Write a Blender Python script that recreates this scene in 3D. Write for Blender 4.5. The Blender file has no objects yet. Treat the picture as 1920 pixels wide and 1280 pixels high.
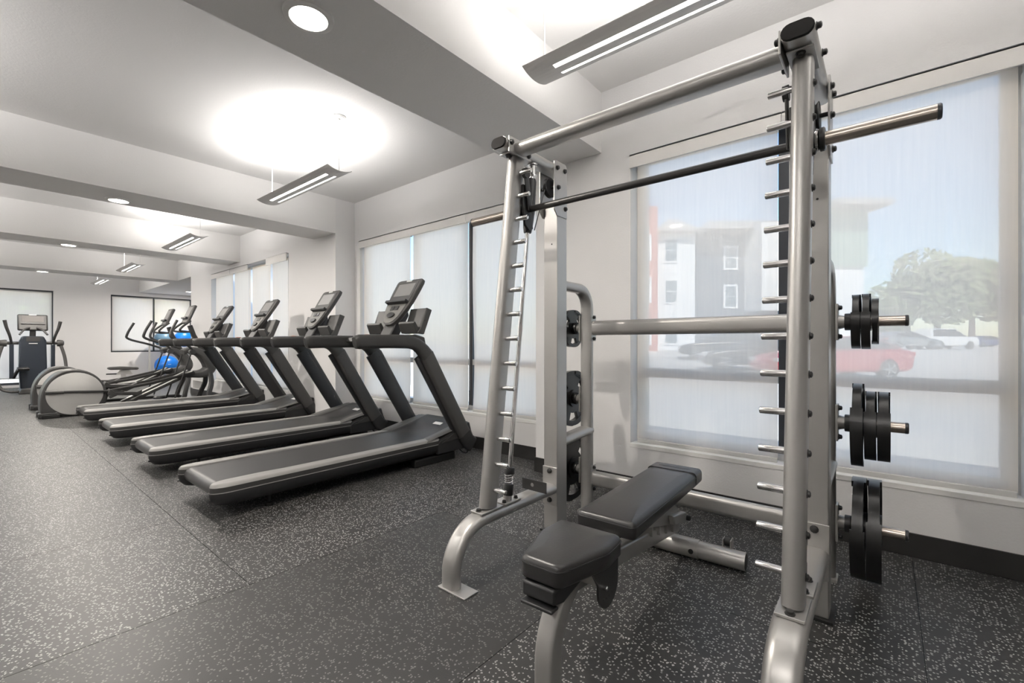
import bpy, bmesh, math, random
from mathutils import Vector, Matrix
random.seed(7)
C = bpy.context.scene.collection
SC = bpy.context.scene
PI = math.pi

# ------------------------------------------------------------------ camera, world, sun, exposure
F_PX = 842.9
YAW = math.radians(39.708)
EYE = 1.15
cam_d = bpy.data.cameras.new('camera')
cam_d.sensor_width = 36.0
cam_d.lens = 36.0 * F_PX / 1920.0
cam_d.shift_y = 3.0 / 1920.0
cam_d.clip_start = 0.05
cam_d.clip_end = 400
cam = bpy.data.objects.new('camera', cam_d)
C.objects.link(cam)
cam.location = (0, 0, EYE)
cam.rotation_euler = (PI / 2, 0, YAW)
SC.camera = cam

world = bpy.data.worlds.new('sky')
SC.world = world
world.use_nodes = True
wn = world.node_tree
wn.nodes.clear()
w_out = wn.nodes.new('ShaderNodeOutputWorld')
w_bg = wn.nodes.new('ShaderNodeBackground')
w_sky = wn.nodes.new('ShaderNodeTexSky')
w_sky.sky_type = 'NISHITA'
w_sky.sun_disc = False
w_sky.sun_elevation = math.radians(48)
w_sky.sun_rotation = math.radians(160)
w_sky.air_density = 1.0
w_sky.dust_density = 0.6
w_sky.ozone_density = 1.2
w_bg.inputs['Strength'].default_value = 0.21
w_hs = wn.nodes.new('ShaderNodeHueSaturation')
w_hs.inputs['Saturation'].default_value = 1.08
wn.links.new(w_sky.outputs[0], w_hs.inputs['Color'])
wn.links.new(w_hs.outputs[0], w_bg.inputs['Color'])
wn.links.new(w_bg.outputs[0], w_out.inputs['Surface'])

sun_d = bpy.data.lights.new('sun', 'SUN')
sun_d.energy = 5.0
sun_d.angle = math.radians(0.6)
sun_d.color = (1.0, 0.95, 0.88)
sun = bpy.data.objects.new('sun', sun_d)
C.objects.link(sun)
sun.rotation_euler = Vector((-0.35, 0.75, -0.95)).to_track_quat('-Z', 'Y').to_euler()

SC.view_settings.view_transform = 'Standard'
SC.view_settings.look = 'None'
SC.view_settings.gamma = 1.0
SC.view_settings.use_curve_mapping = False
SC.view_settings.exposure = 0.86

# ------------------------------------------------------------------ materials
M = {}
def mat(name, col, rough=0.5, metal=0.0, spec=0.5, bump=None, var=None, coat=0.0):
    m = bpy.data.materials.new(name); m.use_nodes = True
    nt = m.node_tree; b = nt.nodes['Principled BSDF']
    b.inputs['Base Color'].default_value = (*col, 1)
    b.inputs['Roughness'].default_value = rough
    b.inputs['Metallic'].default_value = metal
    b.inputs['Specular IOR Level'].default_value = spec
    if coat: b.inputs['Coat Weight'].default_value = coat
    if bump or var:
        g = nt.nodes.new('ShaderNodeNewGeometry')
    if bump:                                     # (scale, strength, distance)
        n = nt.nodes.new('ShaderNodeTexNoise'); n.inputs['Scale'].default_value = bump[0]; n.inputs['Detail'].default_value = 3
        bp = nt.nodes.new('ShaderNodeBump'); bp.inputs['Strength'].default_value = bump[1]; bp.inputs['Distance'].default_value = bump[2]
        nt.links.new(g.outputs['Position'], n.inputs['Vector'])
        nt.links.new(n.outputs[0], bp.inputs['Height'])
        nt.links.new(bp.outputs[0], b.inputs['Normal'])
    if var:                                      # (scale, amount): gentle unevenness of the colour
        n2 = nt.nodes.new('ShaderNodeTexNoise'); n2.inputs['Scale'].default_value = var[0]; n2.inputs['Detail'].default_value = 4
        mx = nt.nodes.new('ShaderNodeMix'); mx.data_type = 'RGBA'
        mx.inputs['A'].default_value = (*[c * (1 - var[1]) for c in col], 1)
        mx.inputs['B'].default_value = (*[min(1, c * (1 + var[1])) for c in col], 1)
        nt.links.new(g.outputs['Position'], n2.inputs['Vector'])
        nt.links.new(n2.outputs[0], mx.inputs['Factor'])
        nt.links.new(mx.outputs['Result'], b.inputs['Base Color'])
    M[name] = m
    return m

def emis(name, col, s):
    m = bpy.data.materials.new(name); m.use_nodes = True
    nt = m.node_tree; nt.nodes.clear()
    o = nt.nodes.new('ShaderNodeOutputMaterial'); e = nt.nodes.new('ShaderNodeEmission')
    e.inputs['Color'].default_value = (*col, 1); e.inputs['Strength'].default_value = s
    nt.links.new(e.outputs[0], o.inputs['Surface']); M[name] = m
    return m

mat('wall_paint', (0.76, 0.75, 0.745), 0.85, bump=(90, 0.22, 0.004))
mat('ceiling_paint', (0.80, 0.788, 0.775), 0.9, bump=(70, 0.25, 0.004))
mat('white_trim', (0.78, 0.77, 0.75), 0.45)
mat('baseboard_rubber', (0.022, 0.021, 0.02), 0.45)
mat('silver_paint', (0.43, 0.42, 0.405), 0.36, 0.65, var=(9, 0.04))
mat('chrome', (0.72, 0.71, 0.70), 0.16, 1.0)
mat('worn_steel', (0.50, 0.44, 0.39), 0.24, 1.0, var=(30, 0.15))
mat('black_plastic', (0.022, 0.022, 0.023), 0.42)
mat('cap_matte', (0.028, 0.027, 0.027), 0.85, spec=0.2)
mat('screen_matte', (0.20, 0.19, 0.185), 0.7, spec=0.15)
mat('black_steel', (0.035, 0.034, 0.033), 0.38, 0.3)
mat('black_rubber', (0.014, 0.014, 0.014), 0.38, bump=(160, 0.05, 0.002))
mat('iron_black', (0.016, 0.016, 0.016), 0.3, var=(20, 0.3))
mat('charcoal_plastic', (0.036, 0.035, 0.034), 0.45)
mat('graphite_plastic', (0.056, 0.054, 0.052), 0.5)
mat('grey_rail', (0.25, 0.244, 0.234), 0.45)
mat('belt_rubber', (0.024, 0.0235, 0.023), 0.42, bump=(240, 0.1, 0.002))
mat('wing_grey', (0.10, 0.098, 0.094), 0.45)
mat('panel_grey', (0.17, 0.165, 0.155), 0.4, 0.2)
mat('screen_glass', (0.20, 0.195, 0.19), 0.35)
mat('button_black', (0.02, 0.02, 0.02), 0.3)
mat('sticker_white', (0.75, 0.75, 0.73), 0.5)
mat('vinyl_black', (0.028, 0.027, 0.027), 0.33, bump=(120, 0.12, 0.002))
mat('vinyl_print', (0.006, 0.006, 0.006), 0.4)
mat('drum_grey', (0.42, 0.415, 0.40), 0.45)
mat('track_silver', (0.62, 0.61, 0.59), 0.3, 0.6)
mat('navy_shroud', (0.018, 0.024, 0.034), 0.3)
mat('ball_blue', (0.005, 0.16, 0.62), 0.35)
mat('ball_grey_blue', (0.10, 0.20, 0.30), 0.4)
mat('step_blue', (0.05, 0.15, 0.33), 0.5)
mat('cord_orange', (0.55, 0.13, 0.04), 0.5)
mat('lamp_metal', (0.74, 0.72, 0.70), 0.45, 0.1)
mat('frame_alu', (0.56, 0.555, 0.54), 0.4, 0.3)
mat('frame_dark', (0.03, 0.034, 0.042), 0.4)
mat('fascia_white', (0.76, 0.74, 0.715), 0.5)
mat('asphalt', (0.52, 0.51, 0.49), 0.9, var=(3, 0.15))
mat('concrete', (0.55, 0.54, 0.51), 0.9, var=(2, 0.1))
mat('lawn', (0.10, 0.16, 0.05), 0.95, var=(5, 0.3))
mat('siding_white', (0.78, 0.79, 0.80), 0.7)
mat('siding_tan', (0.36, 0.36, 0.35), 0.8)
mat('siding_navy', (0.10, 0.13, 0.17), 0.7)
mat('siding_red', (0.45, 0.10, 0.08), 0.7)
mat('siding_green', (0.26, 0.38, 0.33), 0.7)
mat('roof_grey', (0.32, 0.31, 0.30), 0.8)
mat('window_glass_dark', (0.16, 0.22, 0.26), 0.1)
mat('car_red', (0.50, 0.02, 0.035), 0.25, 0.2, coat=0.6)
mat('car_black', (0.03, 0.03, 0.035), 0.25, 0.3, coat=0.6)
mat('car_white', (0.80, 0.80, 0.80), 0.3, coat=0.6)
mat('car_silver', (0.30, 0.33, 0.36), 0.3, 0.5, coat=0.6)
mat('car_blue', (0.04, 0.10, 0.30), 0.3, 0.3, coat=0.6)
mat('car_glass', (0.03, 0.035, 0.04), 0.08)
mat('tyre', (0.02, 0.02, 0.02), 0.7)
mat('alloy', (0.65, 0.65, 0.66), 0.3, 0.8)
mat('tail_lamp', (0.5, 0.02, 0.02), 0.2)
mat('bark', (0.12, 0.085, 0.06), 0.9)
mat('leaf_green', (0.20, 0.27, 0.10), 0.7, var=(0.6, 0.35))
mat('leaf_olive', (0.25, 0.28, 0.12), 0.7, var=(0.6, 0.35))
emis('lamp_glow', (1.0, 0.97, 0.92), 9.0)
emis('downlight_glow', (1.0, 0.93, 0.82), 9.0)

def rubber_floor(name, keep, bright):
    m = bpy.data.materials.new(name); m.use_nodes = True; nt = m.node_tree; b = nt.nodes['Principled BSDF']; L = nt.links
    g = nt.nodes.new('ShaderNodeNewGeometry')
    ns = nt.nodes.new('ShaderNodeTexNoise'); ns.inputs['Scale'].default_value = 140; ns.inputs['Detail'].default_value = 1
    L.new(g.outputs['Position'], ns.inputs['Vector'])
    sub = nt.nodes.new('ShaderNodeVectorMath'); sub.operation = 'SUBTRACT'; sub.inputs[1].default_value = (0.5, 0.5, 0.5)
    L.new(ns.outputs['Color'], sub.inputs[0])
    sca = nt.nodes.new('ShaderNodeVectorMath'); sca.operation = 'SCALE'; sca.inputs['Scale'].default_value = 0.010
    L.new(sub.outputs[0], sca.inputs[0])
    ad = nt.nodes.new('ShaderNodeVectorMath'); ad.operation = 'ADD'
    L.new(g.outputs['Position'], ad.inputs[0]); L.new(sca.outputs[0], ad.inputs[1])
    v = nt.nodes.new('ShaderNodeTexVoronoi'); v.voronoi_dimensions = '2D'; v.inputs['Scale'].default_value = 98
    L.new(ad.outputs[0], v.inputs['Vector'])
    sep = nt.nodes.new('ShaderNodeSeparateColor'); L.new(v.outputs['Color'], sep.inputs[0])
    gt = nt.nodes.new('ShaderNodeMath'); gt.operation = 'GREATER_THAN'; gt.inputs[1].default_value = 1 - keep
    L.new(sep.outputs[0], gt.inputs[0])
    lt = nt.nodes.new('ShaderNodeMath'); lt.operation = 'LESS_THAN'; lt.inputs[1].default_value = 0.33
    L.new(v.outputs['Distance'], lt.inputs[0])
    ml = nt.nodes.new('ShaderNodeMath'); ml.operation = 'MULTIPLY'; L.new(gt.outputs[0], ml.inputs[0]); L.new(lt.outputs[0], ml.inputs[1])
    cl = nt.nodes.new('ShaderNodeTexNoise'); cl.inputs['Scale'].default_value = 5; cl.inputs['Detail'].default_value = 3
    L.new(g.outputs['Position'], cl.inputs['Vector'])
    base = nt.nodes.new('ShaderNodeMix'); base.data_type = 'RGBA'
    base.inputs['A'].default_value = (0.024, 0.0237, 0.0232, 1); base.inputs['B'].default_value = (0.040, 0.0395, 0.0385, 1)
    L.new(cl.outputs[0], base.inputs['Factor'])
    mx = nt.nodes.new('ShaderNodeMix'); mx.data_type = 'RGBA'
    mx.inputs['B'].default_value = (bright, bright * 0.98, bright * 0.95, 1)
    L.new(base.outputs['Result'], mx.inputs['A']); L.new(ml.outputs[0], mx.inputs['Factor'])
    L.new(mx.outputs['Result'], b.inputs['Base Color'])
    b.inputs['Roughness'].default_value = 0.45
    b.inputs['Specular IOR Level'].default_value = 0.45
    bp = nt.nodes.new('ShaderNodeBump'); bp.inputs['Strength'].default_value = 0.12; bp.inputs['Distance'].default_value = 0.002
    L.new(ns.outputs[0], bp.inputs['Height']); L.new(bp.outputs[0], b.inputs['Normal'])
    M[name] = m
rubber_floor('rubber_flecked', 0.32, 0.36)
rubber_floor('rubber_worn', 0.28, 0.16)

def shade_fabric(name, open_, col, refl):
    m = bpy.data.materials.new(name); m.use_nodes = True; nt = m.node_tree; nt.nodes.clear(); L = nt.links
    o = nt.nodes.new('ShaderNodeOutputMaterial')
    tr = nt.nodes.new('ShaderNodeBsdfTransparent')
    tl = nt.nodes.new('ShaderNodeBsdfTranslucent'); tl.inputs['Color'].default_value = (*col, 1)
    df = nt.nodes.new('ShaderNodeBsdfDiffuse'); df.inputs['Color'].default_value = (*col, 1)
    m1 = nt.nodes.new('ShaderNodeMixShader'); m1.inputs[0].default_value = refl
    L.new(tl.outputs[0], m1.inputs[1]); L.new(df.outputs[0], m1.inputs[2])
    g = nt.nodes.new('ShaderNodeNewGeometry')
    mp = nt.nodes.new('ShaderNodeMapping'); mp.inputs['Scale'].default_value = (70, 70, 3)
    L.new(g.outputs['Position'], mp.inputs['Vector'])
    n = nt.nodes.new('ShaderNodeTexNoise'); n.inputs['Scale'].default_value = 1.0; n.inputs['Detail'].default_value = 2
    L.new(mp.outputs[0], n.inputs['Vector'])
    mr = nt.nodes.new('ShaderNodeMapRange')
    mr.inputs['To Min'].default_value = 1 - open_ - 0.04; mr.inputs['To Max'].default_value = 1 - open_ + 0.04
    L.new(n.outputs[0], mr.inputs['Value'])
    m2 = nt.nodes.new('ShaderNodeMixShader')
    L.new(mr.outputs[0], m2.inputs[0]); L.new(tr.outputs[0], m2.inputs[1]); L.new(m1.outputs[0], m2.inputs[2])
    L.new(m2.outputs[0], o.inputs['Surface']); M[name] = m
shade_fabric('shade_open', 0.16, (1.0, 0.91, 0.80), 0.46)
shade_fabric('shade_dense', 0.05, (1.0, 0.895, 0.76), 0.36)
shade_fabric('shade_far', 0.14, (0.97, 0.905, 0.84), 0.5)

def glass_mat():
    m = bpy.data.materials.new('window_glass'); m.use_nodes = True; nt = m.node_tree; nt.nodes.clear(); L = nt.links
    o = nt.nodes.new('ShaderNodeOutputMaterial'); tr = nt.nodes.new('ShaderNodeBsdfTransparent')
    tr.inputs['Color'].default_value = (0.93, 0.96, 0.95, 1)
    gl = nt.nodes.new('ShaderNodeBsdfGlossy'); gl.inputs['Roughness'].default_value = 0.02
    mx = nt.nodes.new('ShaderNodeMixShader'); mx.inputs[0].default_value = 0.06
    L.new(tr.outputs[0], mx.inputs[1]); L.new(gl.outputs[0], mx.inputs[2]); L.new(mx.outputs[0], o.inputs['Surface'])
    M['window_glass'] = m
glass_mat()

# ------------------------------------------------------------------ mesh builder
def stadium(w, h, n=6):
    """closed section, w along the first axis, h along the second, fully rounded on the short ends"""
    pts = []
    if w >= h:
        r, d = h / 2, (w - h) / 2
        for i in range(n + 1):
            a = -PI / 2 + PI * i / n; pts.append((d + r * math.cos(a), r * math.sin(a)))
        for i in range(n + 1):
            a = PI / 2 + PI * i / n; pts.append((-d + r * math.cos(a), r * math.sin(a)))
    else:
        r, d = w / 2, (h - w) / 2
        for i in range(n + 1):
            a = PI * i / n; pts.append((r * math.cos(a), d + r * math.sin(a)))
        for i in range(n + 1):
            a = PI + PI * i / n; pts.append((r * math.cos(a), -d + r * math.sin(a)))
    return pts

def rrect(w, h, r, n=3):
    pts = []
    for cx, cy, a0 in ((w/2-r, h/2-r, 0), (-w/2+r, h/2-r, PI/2), (-w/2+r, -h/2+r, PI), (w/2-r, -h/2+r, 3*PI/2)):
        for i in range(n + 1):
            a = a0 + PI / 2 * i / n; pts.append((cx + r * math.cos(a), cy + r * math.sin(a)))
    return pts

def circ(r, n=12):
    return [(r * math.cos(2*PI*i/n), r * math.sin(2*PI*i/n)) for i in range(n)]

def arc(c, r, a0, a1, n=8):
    return [(c[0] + r * math.cos(math.radians(a0 + (a1-a0)*i/n)), c[1] + r * math.sin(math.radians(a0 + (a1-a0)*i/n))) for i in range(n + 1)]

def smooth_path(pts, n=6):
    """Catmull-Rom through 3-D points"""
    P = [Vector(p) for p in pts]; out = []
    for i in range(len(P) - 1):
        p0 = P[max(i-1, 0)]; p1 = P[i]; p2 = P[i+1]; p3 = P[min(i+2, len(P)-1)]
        for k in range(n):
            t = k / n
            out.append(0.5 * ((2*p1) + (p2-p0)*t + (2*p0-5*p1+4*p2-p3)*t*t + (3*p1-p0-3*p2+p3)*t**3))
    out.append(P[-1]); return out

class MB:
    def __init__(s): s.V = []; s.Fc = []
    def add(s, v, f):
        o = len(s.V); s.V += [tuple(x) for x in v]; s.Fc += [[i + o for i in q] for q in f]; return s
    def box(s, x0, x1, y0, y1, z0, z1):
        return s.add([(x0,y0,z0),(x1,y0,z0),(x1,y1,z0),(x0,y1,z0),(x0,y0,z1),(x1,y0,z1),(x1,y1,z1),(x0,y1,z1)],
                     [(0,3,2,1),(4,5,6,7),(0,1,5,4),(1,2,6,5),(2,3,7,6),(3,0,4,7)])
    def obox(s, c, size, rot=(0,0,0)):
        from mathutils import Euler
        Rm = Euler(rot).to_matrix(); hx, hy, hz = size[0]/2, size[1]/2, size[2]/2
        v = [Vector(c) + Rm @ Vector((sx*hx, sy*hy, sz*hz)) for sz in (-1,1) for sx, sy in ((-1,-1),(1,-1),(1,1),(-1,1))]
        return s.add(v, [(0,3,2,1),(4,5,6,7),(0,1,5,4),(1,2,6,5),(2,3,7,6),(3,0,4,7)])
    def sweep(s, path, sec, side=None, scale=None, caps=True, closed=False):
        P = [Vector(p) for p in path]; n = len(P); k = len(sec); v = []; f = []
        prev = None
        for i, p in enumerate(P):
            if closed: t = (P[(i+1) % n] - P[i-1]).normalized()
            else: t = (P[min(i+1, n-1)] - P[max(i-1, 0)]).normalized()
            if side is not None:
                a = Vector(side); a = (a - t * a.dot(t)).normalized()
            else:
                if prev is None:
                    a = t.orthogonal().normalized() if abs(t.z) > 0.9 else t.cross(Vector((0,0,1))).normalized()
                else:
                    a = (prev - t * prev.dot(t)).normalized()
            prev = a; b = t.cross(a)
            q = 1 if scale is None else scale[i]
            qu, qv = q if isinstance(q, tuple) else (q, q)
            v += [p + a * (u * qu) + b * (w * qv) for u, w in sec]
        m = n if closed else n - 1
        for i in range(m):
            for j in range(k):
                i2 = (i + 1) % n; f.append((i*k+j, i*k+(j+1) % k, i2*k+(j+1) % k, i2*k+j))
        if caps and not closed:
            f.append(tuple(range(k-1, -1, -1))); f.append(tuple((n-1)*k + j for j in range(k)))
        return s.add(v, f)
    def cyl(s, p0, p1, r, n=14, r2=None):
        return s.sweep([p0, p1], circ(1, n), scale=[r, r if r2 is None else r2])
    def lathe(s, prof, o, axis, n=20):
        """prof: (radius, height) list along axis from o"""
        A = Vector(axis).normalized(); u = A.orthogonal().normalized(); w = A.cross(u); o = Vector(o); v = []; f = []
        for r, h in prof:
            r = max(r, 1e-4)
            v += [o + A*h + (u*math.cos(2*PI*j/n) + w*math.sin(2*PI*j/n))*r for j in range(n)]
        for i in range(len(prof)-1):
            for j in range(n): f.append((i*n+j, i*n+(j+1) % n, (i+1)*n+(j+1) % n, (i+1)*n+j))
        f.append(tuple(range(n-1, -1, -1))); f.append(tuple((len(prof)-1)*n + j for j in range(n)))
        return s.add(v, f)
    def extr(s, poly, axis, a, b):
        k = len(poly); mk = {'x': lambda p, d: (d, p[0], p[1]), 'y': lambda p, d: (p[0], d, p[1]), 'z': lambda p, d: (p[0], p[1], d)}[axis]
        v = [mk(p, a) for p in poly] + [mk(p, b) for p in poly]
        f = [tuple(range(k-1, -1, -1)), tuple(range(k, 2*k))] + [(j, (j+1) % k, k+(j+1) % k, k+j) for j in range(k)]
        return s.add(v, f)
    def grid(s, fn, nu, nv):
        v = [fn(i/nu, j/nv) for i in range(nu+1) for j in range(nv+1)]
        f = [(i*(nv+1)+j, (i+1)*(nv+1)+j, (i+1)*(nv+1)+j+1, i*(nv+1)+j+1) for i in range(nu) for j in range(nv)]
        return s.add(v, f)
    def sphere(s, c, r, n=16, m=10):
        rr = r if isinstance(r, tuple) else (r, r, r); v = []; f = []
        for i in range(m+1):
            t = PI*i/m
            for j in range(n):
                a = 2*PI*j/n; v.append((c[0]+rr[0]*math.sin(t)*math.cos(a), c[1]+rr[1]*math.sin(t)*math.sin(a), c[2]+rr[2]*math.cos(t)))
        for i in range(m):
            for j in range(n): f.append((i*n+j, (i+1)*n+j, (i+1)*n+(j+1) % n, i*n+(j+1) % n))
        return s.add(v, f)
    def mesh(s, name, off=(0,0,0), sharp=38, normals=True):
        me = bpy.data.meshes.new(name)
        me.from_pydata([(x-off[0], y-off[1], z-off[2]) for x, y, z in s.V], [], s.Fc)
        if normals:
            bm = bmesh.new(); bm.from_mesh(me); bmesh.ops.remove_doubles(bm, verts=bm.verts, dist=1e-6)
            bmesh.ops.recalc_face_normals(bm, faces=bm.faces); bm.to_mesh(me); bm.free()
        me.polygons.foreach_set('use_smooth', [True]*len(me.polygons))
        me.set_sharp_from_angle(angle=math.radians(sharp))
        return me
    def build(s, name, m, parent=None, world=False, bevel=0, sharp=38, kind=None, normals=True):
        off = (0,0,0)
        if world and parent is not None:
            r = parent
            while r.parent: r = r.parent
            off = tuple(r.location)
        me = s.mesh(name, off, sharp, normals)
        me.materials.append(M[m])
        o = bpy.data.objects.new(name, me); C.objects.link(o)
        if parent: o.parent = parent
        if bevel:
            b = o.modifiers.new('bevel', 'BEVEL'); b.width = bevel; b.segments = 2; b.limit_method = 'ANGLE'; b.angle_limit = math.radians(40)
            b.harden_normals = False
        if kind: o['kind'] = kind
        return o

def tag(o, label, cat, group=None):
    o['label'] = label; o['category'] = cat
    if group: o['group'] = group
    return o
def thing(name, loc, label, cat, group=None, rz=0):
    o = bpy.data.objects.new(name, None); C.objects.link(o); o.location = loc; o.rotation_euler = (0, 0, rz)
    o.empty_display_size = 0.1
    return tag(o, label, cat, group)
def copy_tree(o, parent=None):
    c = o.copy(); C.objects.link(c); c.parent = parent
    for ch in list(o.children): copy_tree(ch, c)
    return c
def light(name, kind, parent, loc, rot, energy, size, col, size_y=None, spread=None):
    l = bpy.data.lights.new(name, kind); l.energy = energy; l.color = col
    if kind == 'AREA':
        l.shape = 'RECTANGLE' if size_y else 'DISK'; l.size = size
        if size_y: l.size_y = size_y
        if spread: l.spread = spread
    o = bpy.data.objects.new(name, l); C.objects.link(o); o.parent = parent; o.location = loc; o.rotation_euler = rot
    return o

# ------------------------------------------------------------------ the setting
YA, YB, YT = 3.245, 3.54, 0.20        # main wall plane, recessed bay plane, wall thickness
ZC, ZS = 3.165, 2.68                  # ceiling, beam soffit
XF, XN, YL, YV = -17.3, 3.2, -3.2, 6.2
WALL_END = -12.32
BAY = (-5.89, -2.415)                 # recessed bay
SILL, HEAD = 0.38, 2.595

fl = MB().box(XF-0.2, XN+0.2, YL-0.2, YA+0.3, -0.16, -0.012).box(XF-0.2, WALL_END+0.2, YA+0.3, YV+0.2, -0.16, -0.012).build('floor', 'black_rubber'); fl['kind'] = 'structure'
mesh_cache = {}
def mats():
    xs = [XF] + [x for x in [-2.33 + 1.22*k for k in range(-16, 8)] if XF+0.05 < x < XN-0.05] + [XN]
    ys0 = [YL] + [y for y in [0.85 + 1.22*k for k in range(-6, 8)] if YL+0.05 < y < YV-0.05] + [YV]
    for i in range(len(xs)-1):
        long_col = abs(xs[i]+2.33) < 0.01
        ys = [YL, -0.37, 2.07, YB] if long_col else ys0
        for j in range(len(ys)-1):
            x0, x1, y0, y1 = xs[i], xs[i+1], ys[j], ys[j+1]
            if x0 > WALL_END:
                if y0 >= YB: continue
                y1 = min(y1, YB)
            elif x1 > WALL_END and y0 >= YB: x1 = WALL_END
            g = 0.0015
            key = (round(x1-x0, 3), round(y1-y0, 3))
            worn = long_col and -0.5 < y0 < 2.0
            mk = key + (worn,)
            if mk not in mesh_cache:
                b = MB().box(g, x1-x0-g, g, y1-y0-g, -0.012, 0.0)
                me = b.mesh('floor_mat'); me.materials.append(M['rubber_worn' if worn else 'rubber_flecked']); mesh_cache[mk] = me
            o = bpy.data.objects.new('floor_mat', mesh_cache[mk]); C.objects.link(o); o.location = (x0, y0, 0); o.parent = fl
mats()

# ceiling slab with the beams as its parts
ce = MB().box(XF-0.2, XN+0.2, YL-0.2, YA+0.3, ZC, ZC+0.15).box(BAY[0]-0.3, BAY[1]+0.3, YA+0.3, YB+YT, ZC, ZC+0.15).box(XF-0.2, WALL_END+0.2, YA+0.3, YV+0.2, ZC, ZC+0.15).build('ceiling', 'ceiling_paint'); ce['kind'] = 'structure'
BEAMS = [(-2.415, -1.758), (-6.49, -5.89), (-9.967, -9.363), (-14.0, -13.35), (1.75, 2.4)]
for a, b in BEAMS:
    MB().box(a, b, YL, YA, ZS, ZC).build('beam', 'ceiling_paint', ce)
# lowered ceiling over the alcove beyond the end of the window wall
MB().box(XF, WALL_END, YA, YV, ZS, ZC).build('alcove_soffit', 'ceiling_paint', ce)

def wall_with_openings(name, axis, a0, a1, p0, p1, z0, z1, openings, parent=None, part=None):
    """a box wall running along axis ('x' or 'y') from a0 to a1, thickness p0..p1, with rectangular openings (b0,b1,c0,c1)"""
    m = MB()
    def bx(u0, u1, w0, w1):
        if u1-u0 < 1e-4 or w1-w0 < 1e-4: return
        if axis == 'x': m.box(u0, u1, p0, p1, w0, w1)
        else: m.box(p0, p1, u0, u1, w0, w1)
    cur = a0
    for b0, b1, c0, c1 in sorted(openings):
        bx(cur, b0, z0, z1); bx(b0, b1, z0, c0); bx(b0, b1, c1, z1); cur = b1
    bx(cur, a1, z0, z1)
    return m
W1 = (-1.515, 0.53); W2 = (-5.75, -2.53); W3 = (-10.95, -7.34)
m = wall_with_openings('', 'x', BAY[1], XN, YA, YA+YT+0.1, 0, ZC, [(W1[0], W1[1], SILL, HEAD)])
m2 = wall_with_openings('', 'x', BAY[0], BAY[1], YB, YB+YT, 0, ZC, [(W2[0], W2[1], SILL, HEAD)])
m3 = wall_with_openings('', 'x', WALL_END, BAY[0], YA, YA+YT+0.1, 0, ZC, [(W3[0], W3[1], SILL, HEAD)])
m.add(m2.V, m2.Fc); m.add(m3.V, m3.Fc)
m.box(WALL_END, WALL_END+0.2, YA+0.31, YV, 0, ZS)
wr = m.build('wall_right', 'wall_paint', normals=False); wr['kind'] = 'structure'
W4 = (-1.2, 1.43); W5 = (2.6, 5.4)
wf = wall_with_openings('', 'y', YL, YV+0.2, XF-0.2, XF, 0, ZC, [(W4[0], W4[1], 0.06, 2.56), (W5[0], W5[1], 0.885, 2.56)]).build('wall_far', 'wall_paint', normals=False); wf['kind'] = 'structure'
wl = MB().box(XF, XN, YL-0.2, YL, 0, ZC).build('wall_left', 'wall_paint'); wl['kind'] = 'structure'
wn_ = MB().box(XN, XN+0.2, YL-0.2, YA+0.3, 0, ZC).build('wall_near', 'wall_paint'); wn_['kind'] = 'structure'
wa = MB().box(XF-0.2, WALL_END+0.2, YV, YV+0.2, 0, ZC).build('wall_alcove', 'wall_paint'); wa['kind'] = 'structure'

# baseboards
bt, bh = 0.012, 0.128
m = MB().box(BAY[1], XN, YA-bt, YA, 0, bh).box(BAY[0], BAY[1], YB-bt, YB, 0, bh).box(WALL_END, BAY[0], YA-bt, YA, 0, bh)
m.box(BAY[1]-bt, BAY[1], YA-bt, YB-bt, 0, bh).box(BAY[0], BAY[0]+bt, YA-bt, YB-bt, 0, bh)
bb = m.build('baseboard_right', 'baseboard_rubber', bevel=0.003); bb['kind'] = 'structure'
bb = MB().box(XF, XF+bt, W4[1]+0.02, YV, 0, 0.10).build('baseboard_far', 'wall_paint'); bb['kind'] = 'structure'

# ------------------------------------------------------------------ windows (frame, mullions, transom, panes, sill)
def window(n, axis, plane, out, a0, a1, z0, z1, mulls, transom, frame='frame_alu', fw=0.06, dep=0.06, ft=0.06, dark=()):
    """plane: where the frame's inner face sits; out: +1/-1 direction towards outdoors"""
    def bx(mm, u0, u1, q0, q1, w0, w1):
        if axis == 'x': mm.box(u0, u1, min(q0, q1), max(q0, q1), w0, w1)
        else: mm.box(min(q0, q1), max(q0, q1), u0, u1, w0, w1)
        return mm
    p0, p1 = plane, plane + out*dep
    m = MB()
    bx(m, a0, a0+fw, p0, p1, z0, z1); bx(m, a1-fw, a1, p0, p1, z0, z1)
    bx(m, a0+fw, a1-fw, p0, p1, z0, z0+fw); bx(m, a0+fw, a1-fw, p0, p1, z1-ft, z1)
    root = m.build('window_%d' % n, frame, normals=False); root['kind'] = 'structure'
    edges = [a0+fw] + [x for mu in mulls for x in (mu-fw/2, mu+fw/2)] + [a1-fw]
    for mu in mulls: bx(MB(), mu-fw/2, mu+fw/2, p0, p1, z0+fw, z1-ft).build('mullion', 'frame_dark' if mu in dark else frame, root)
    zs = [z0+fw, z1-ft]
    if transom: zs = [z0+fw, transom[0], transom[1], z1-ft]
    for i in range(0, len(edges), 2):
        if transom: bx(MB(), edges[i], edges[i+1], p0, p1, transom[0], transom[1]).build('transom', frame, root)
        for k in range(0, len(zs), 2):
            q = plane + out*dep*0.5
            mm = MB()
            if axis == 'x': mm.add([(edges[i], q, zs[k]), (edges[i+1], q, zs[k]), (edges[i+1], q, zs[k+1]), (edges[i], q, zs[k+1])], [(0,1,2,3)])
            else: mm.add([(q, edges[i], zs[k]), (q, edges[i+1], zs[k]), (q, edges[i+1], zs[k+1]), (q, edges[i], zs[k+1])], [(0,1,2,3)])
            mm.build('pane', 'window_glass', root, normals=False)
    return root, bx
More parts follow.
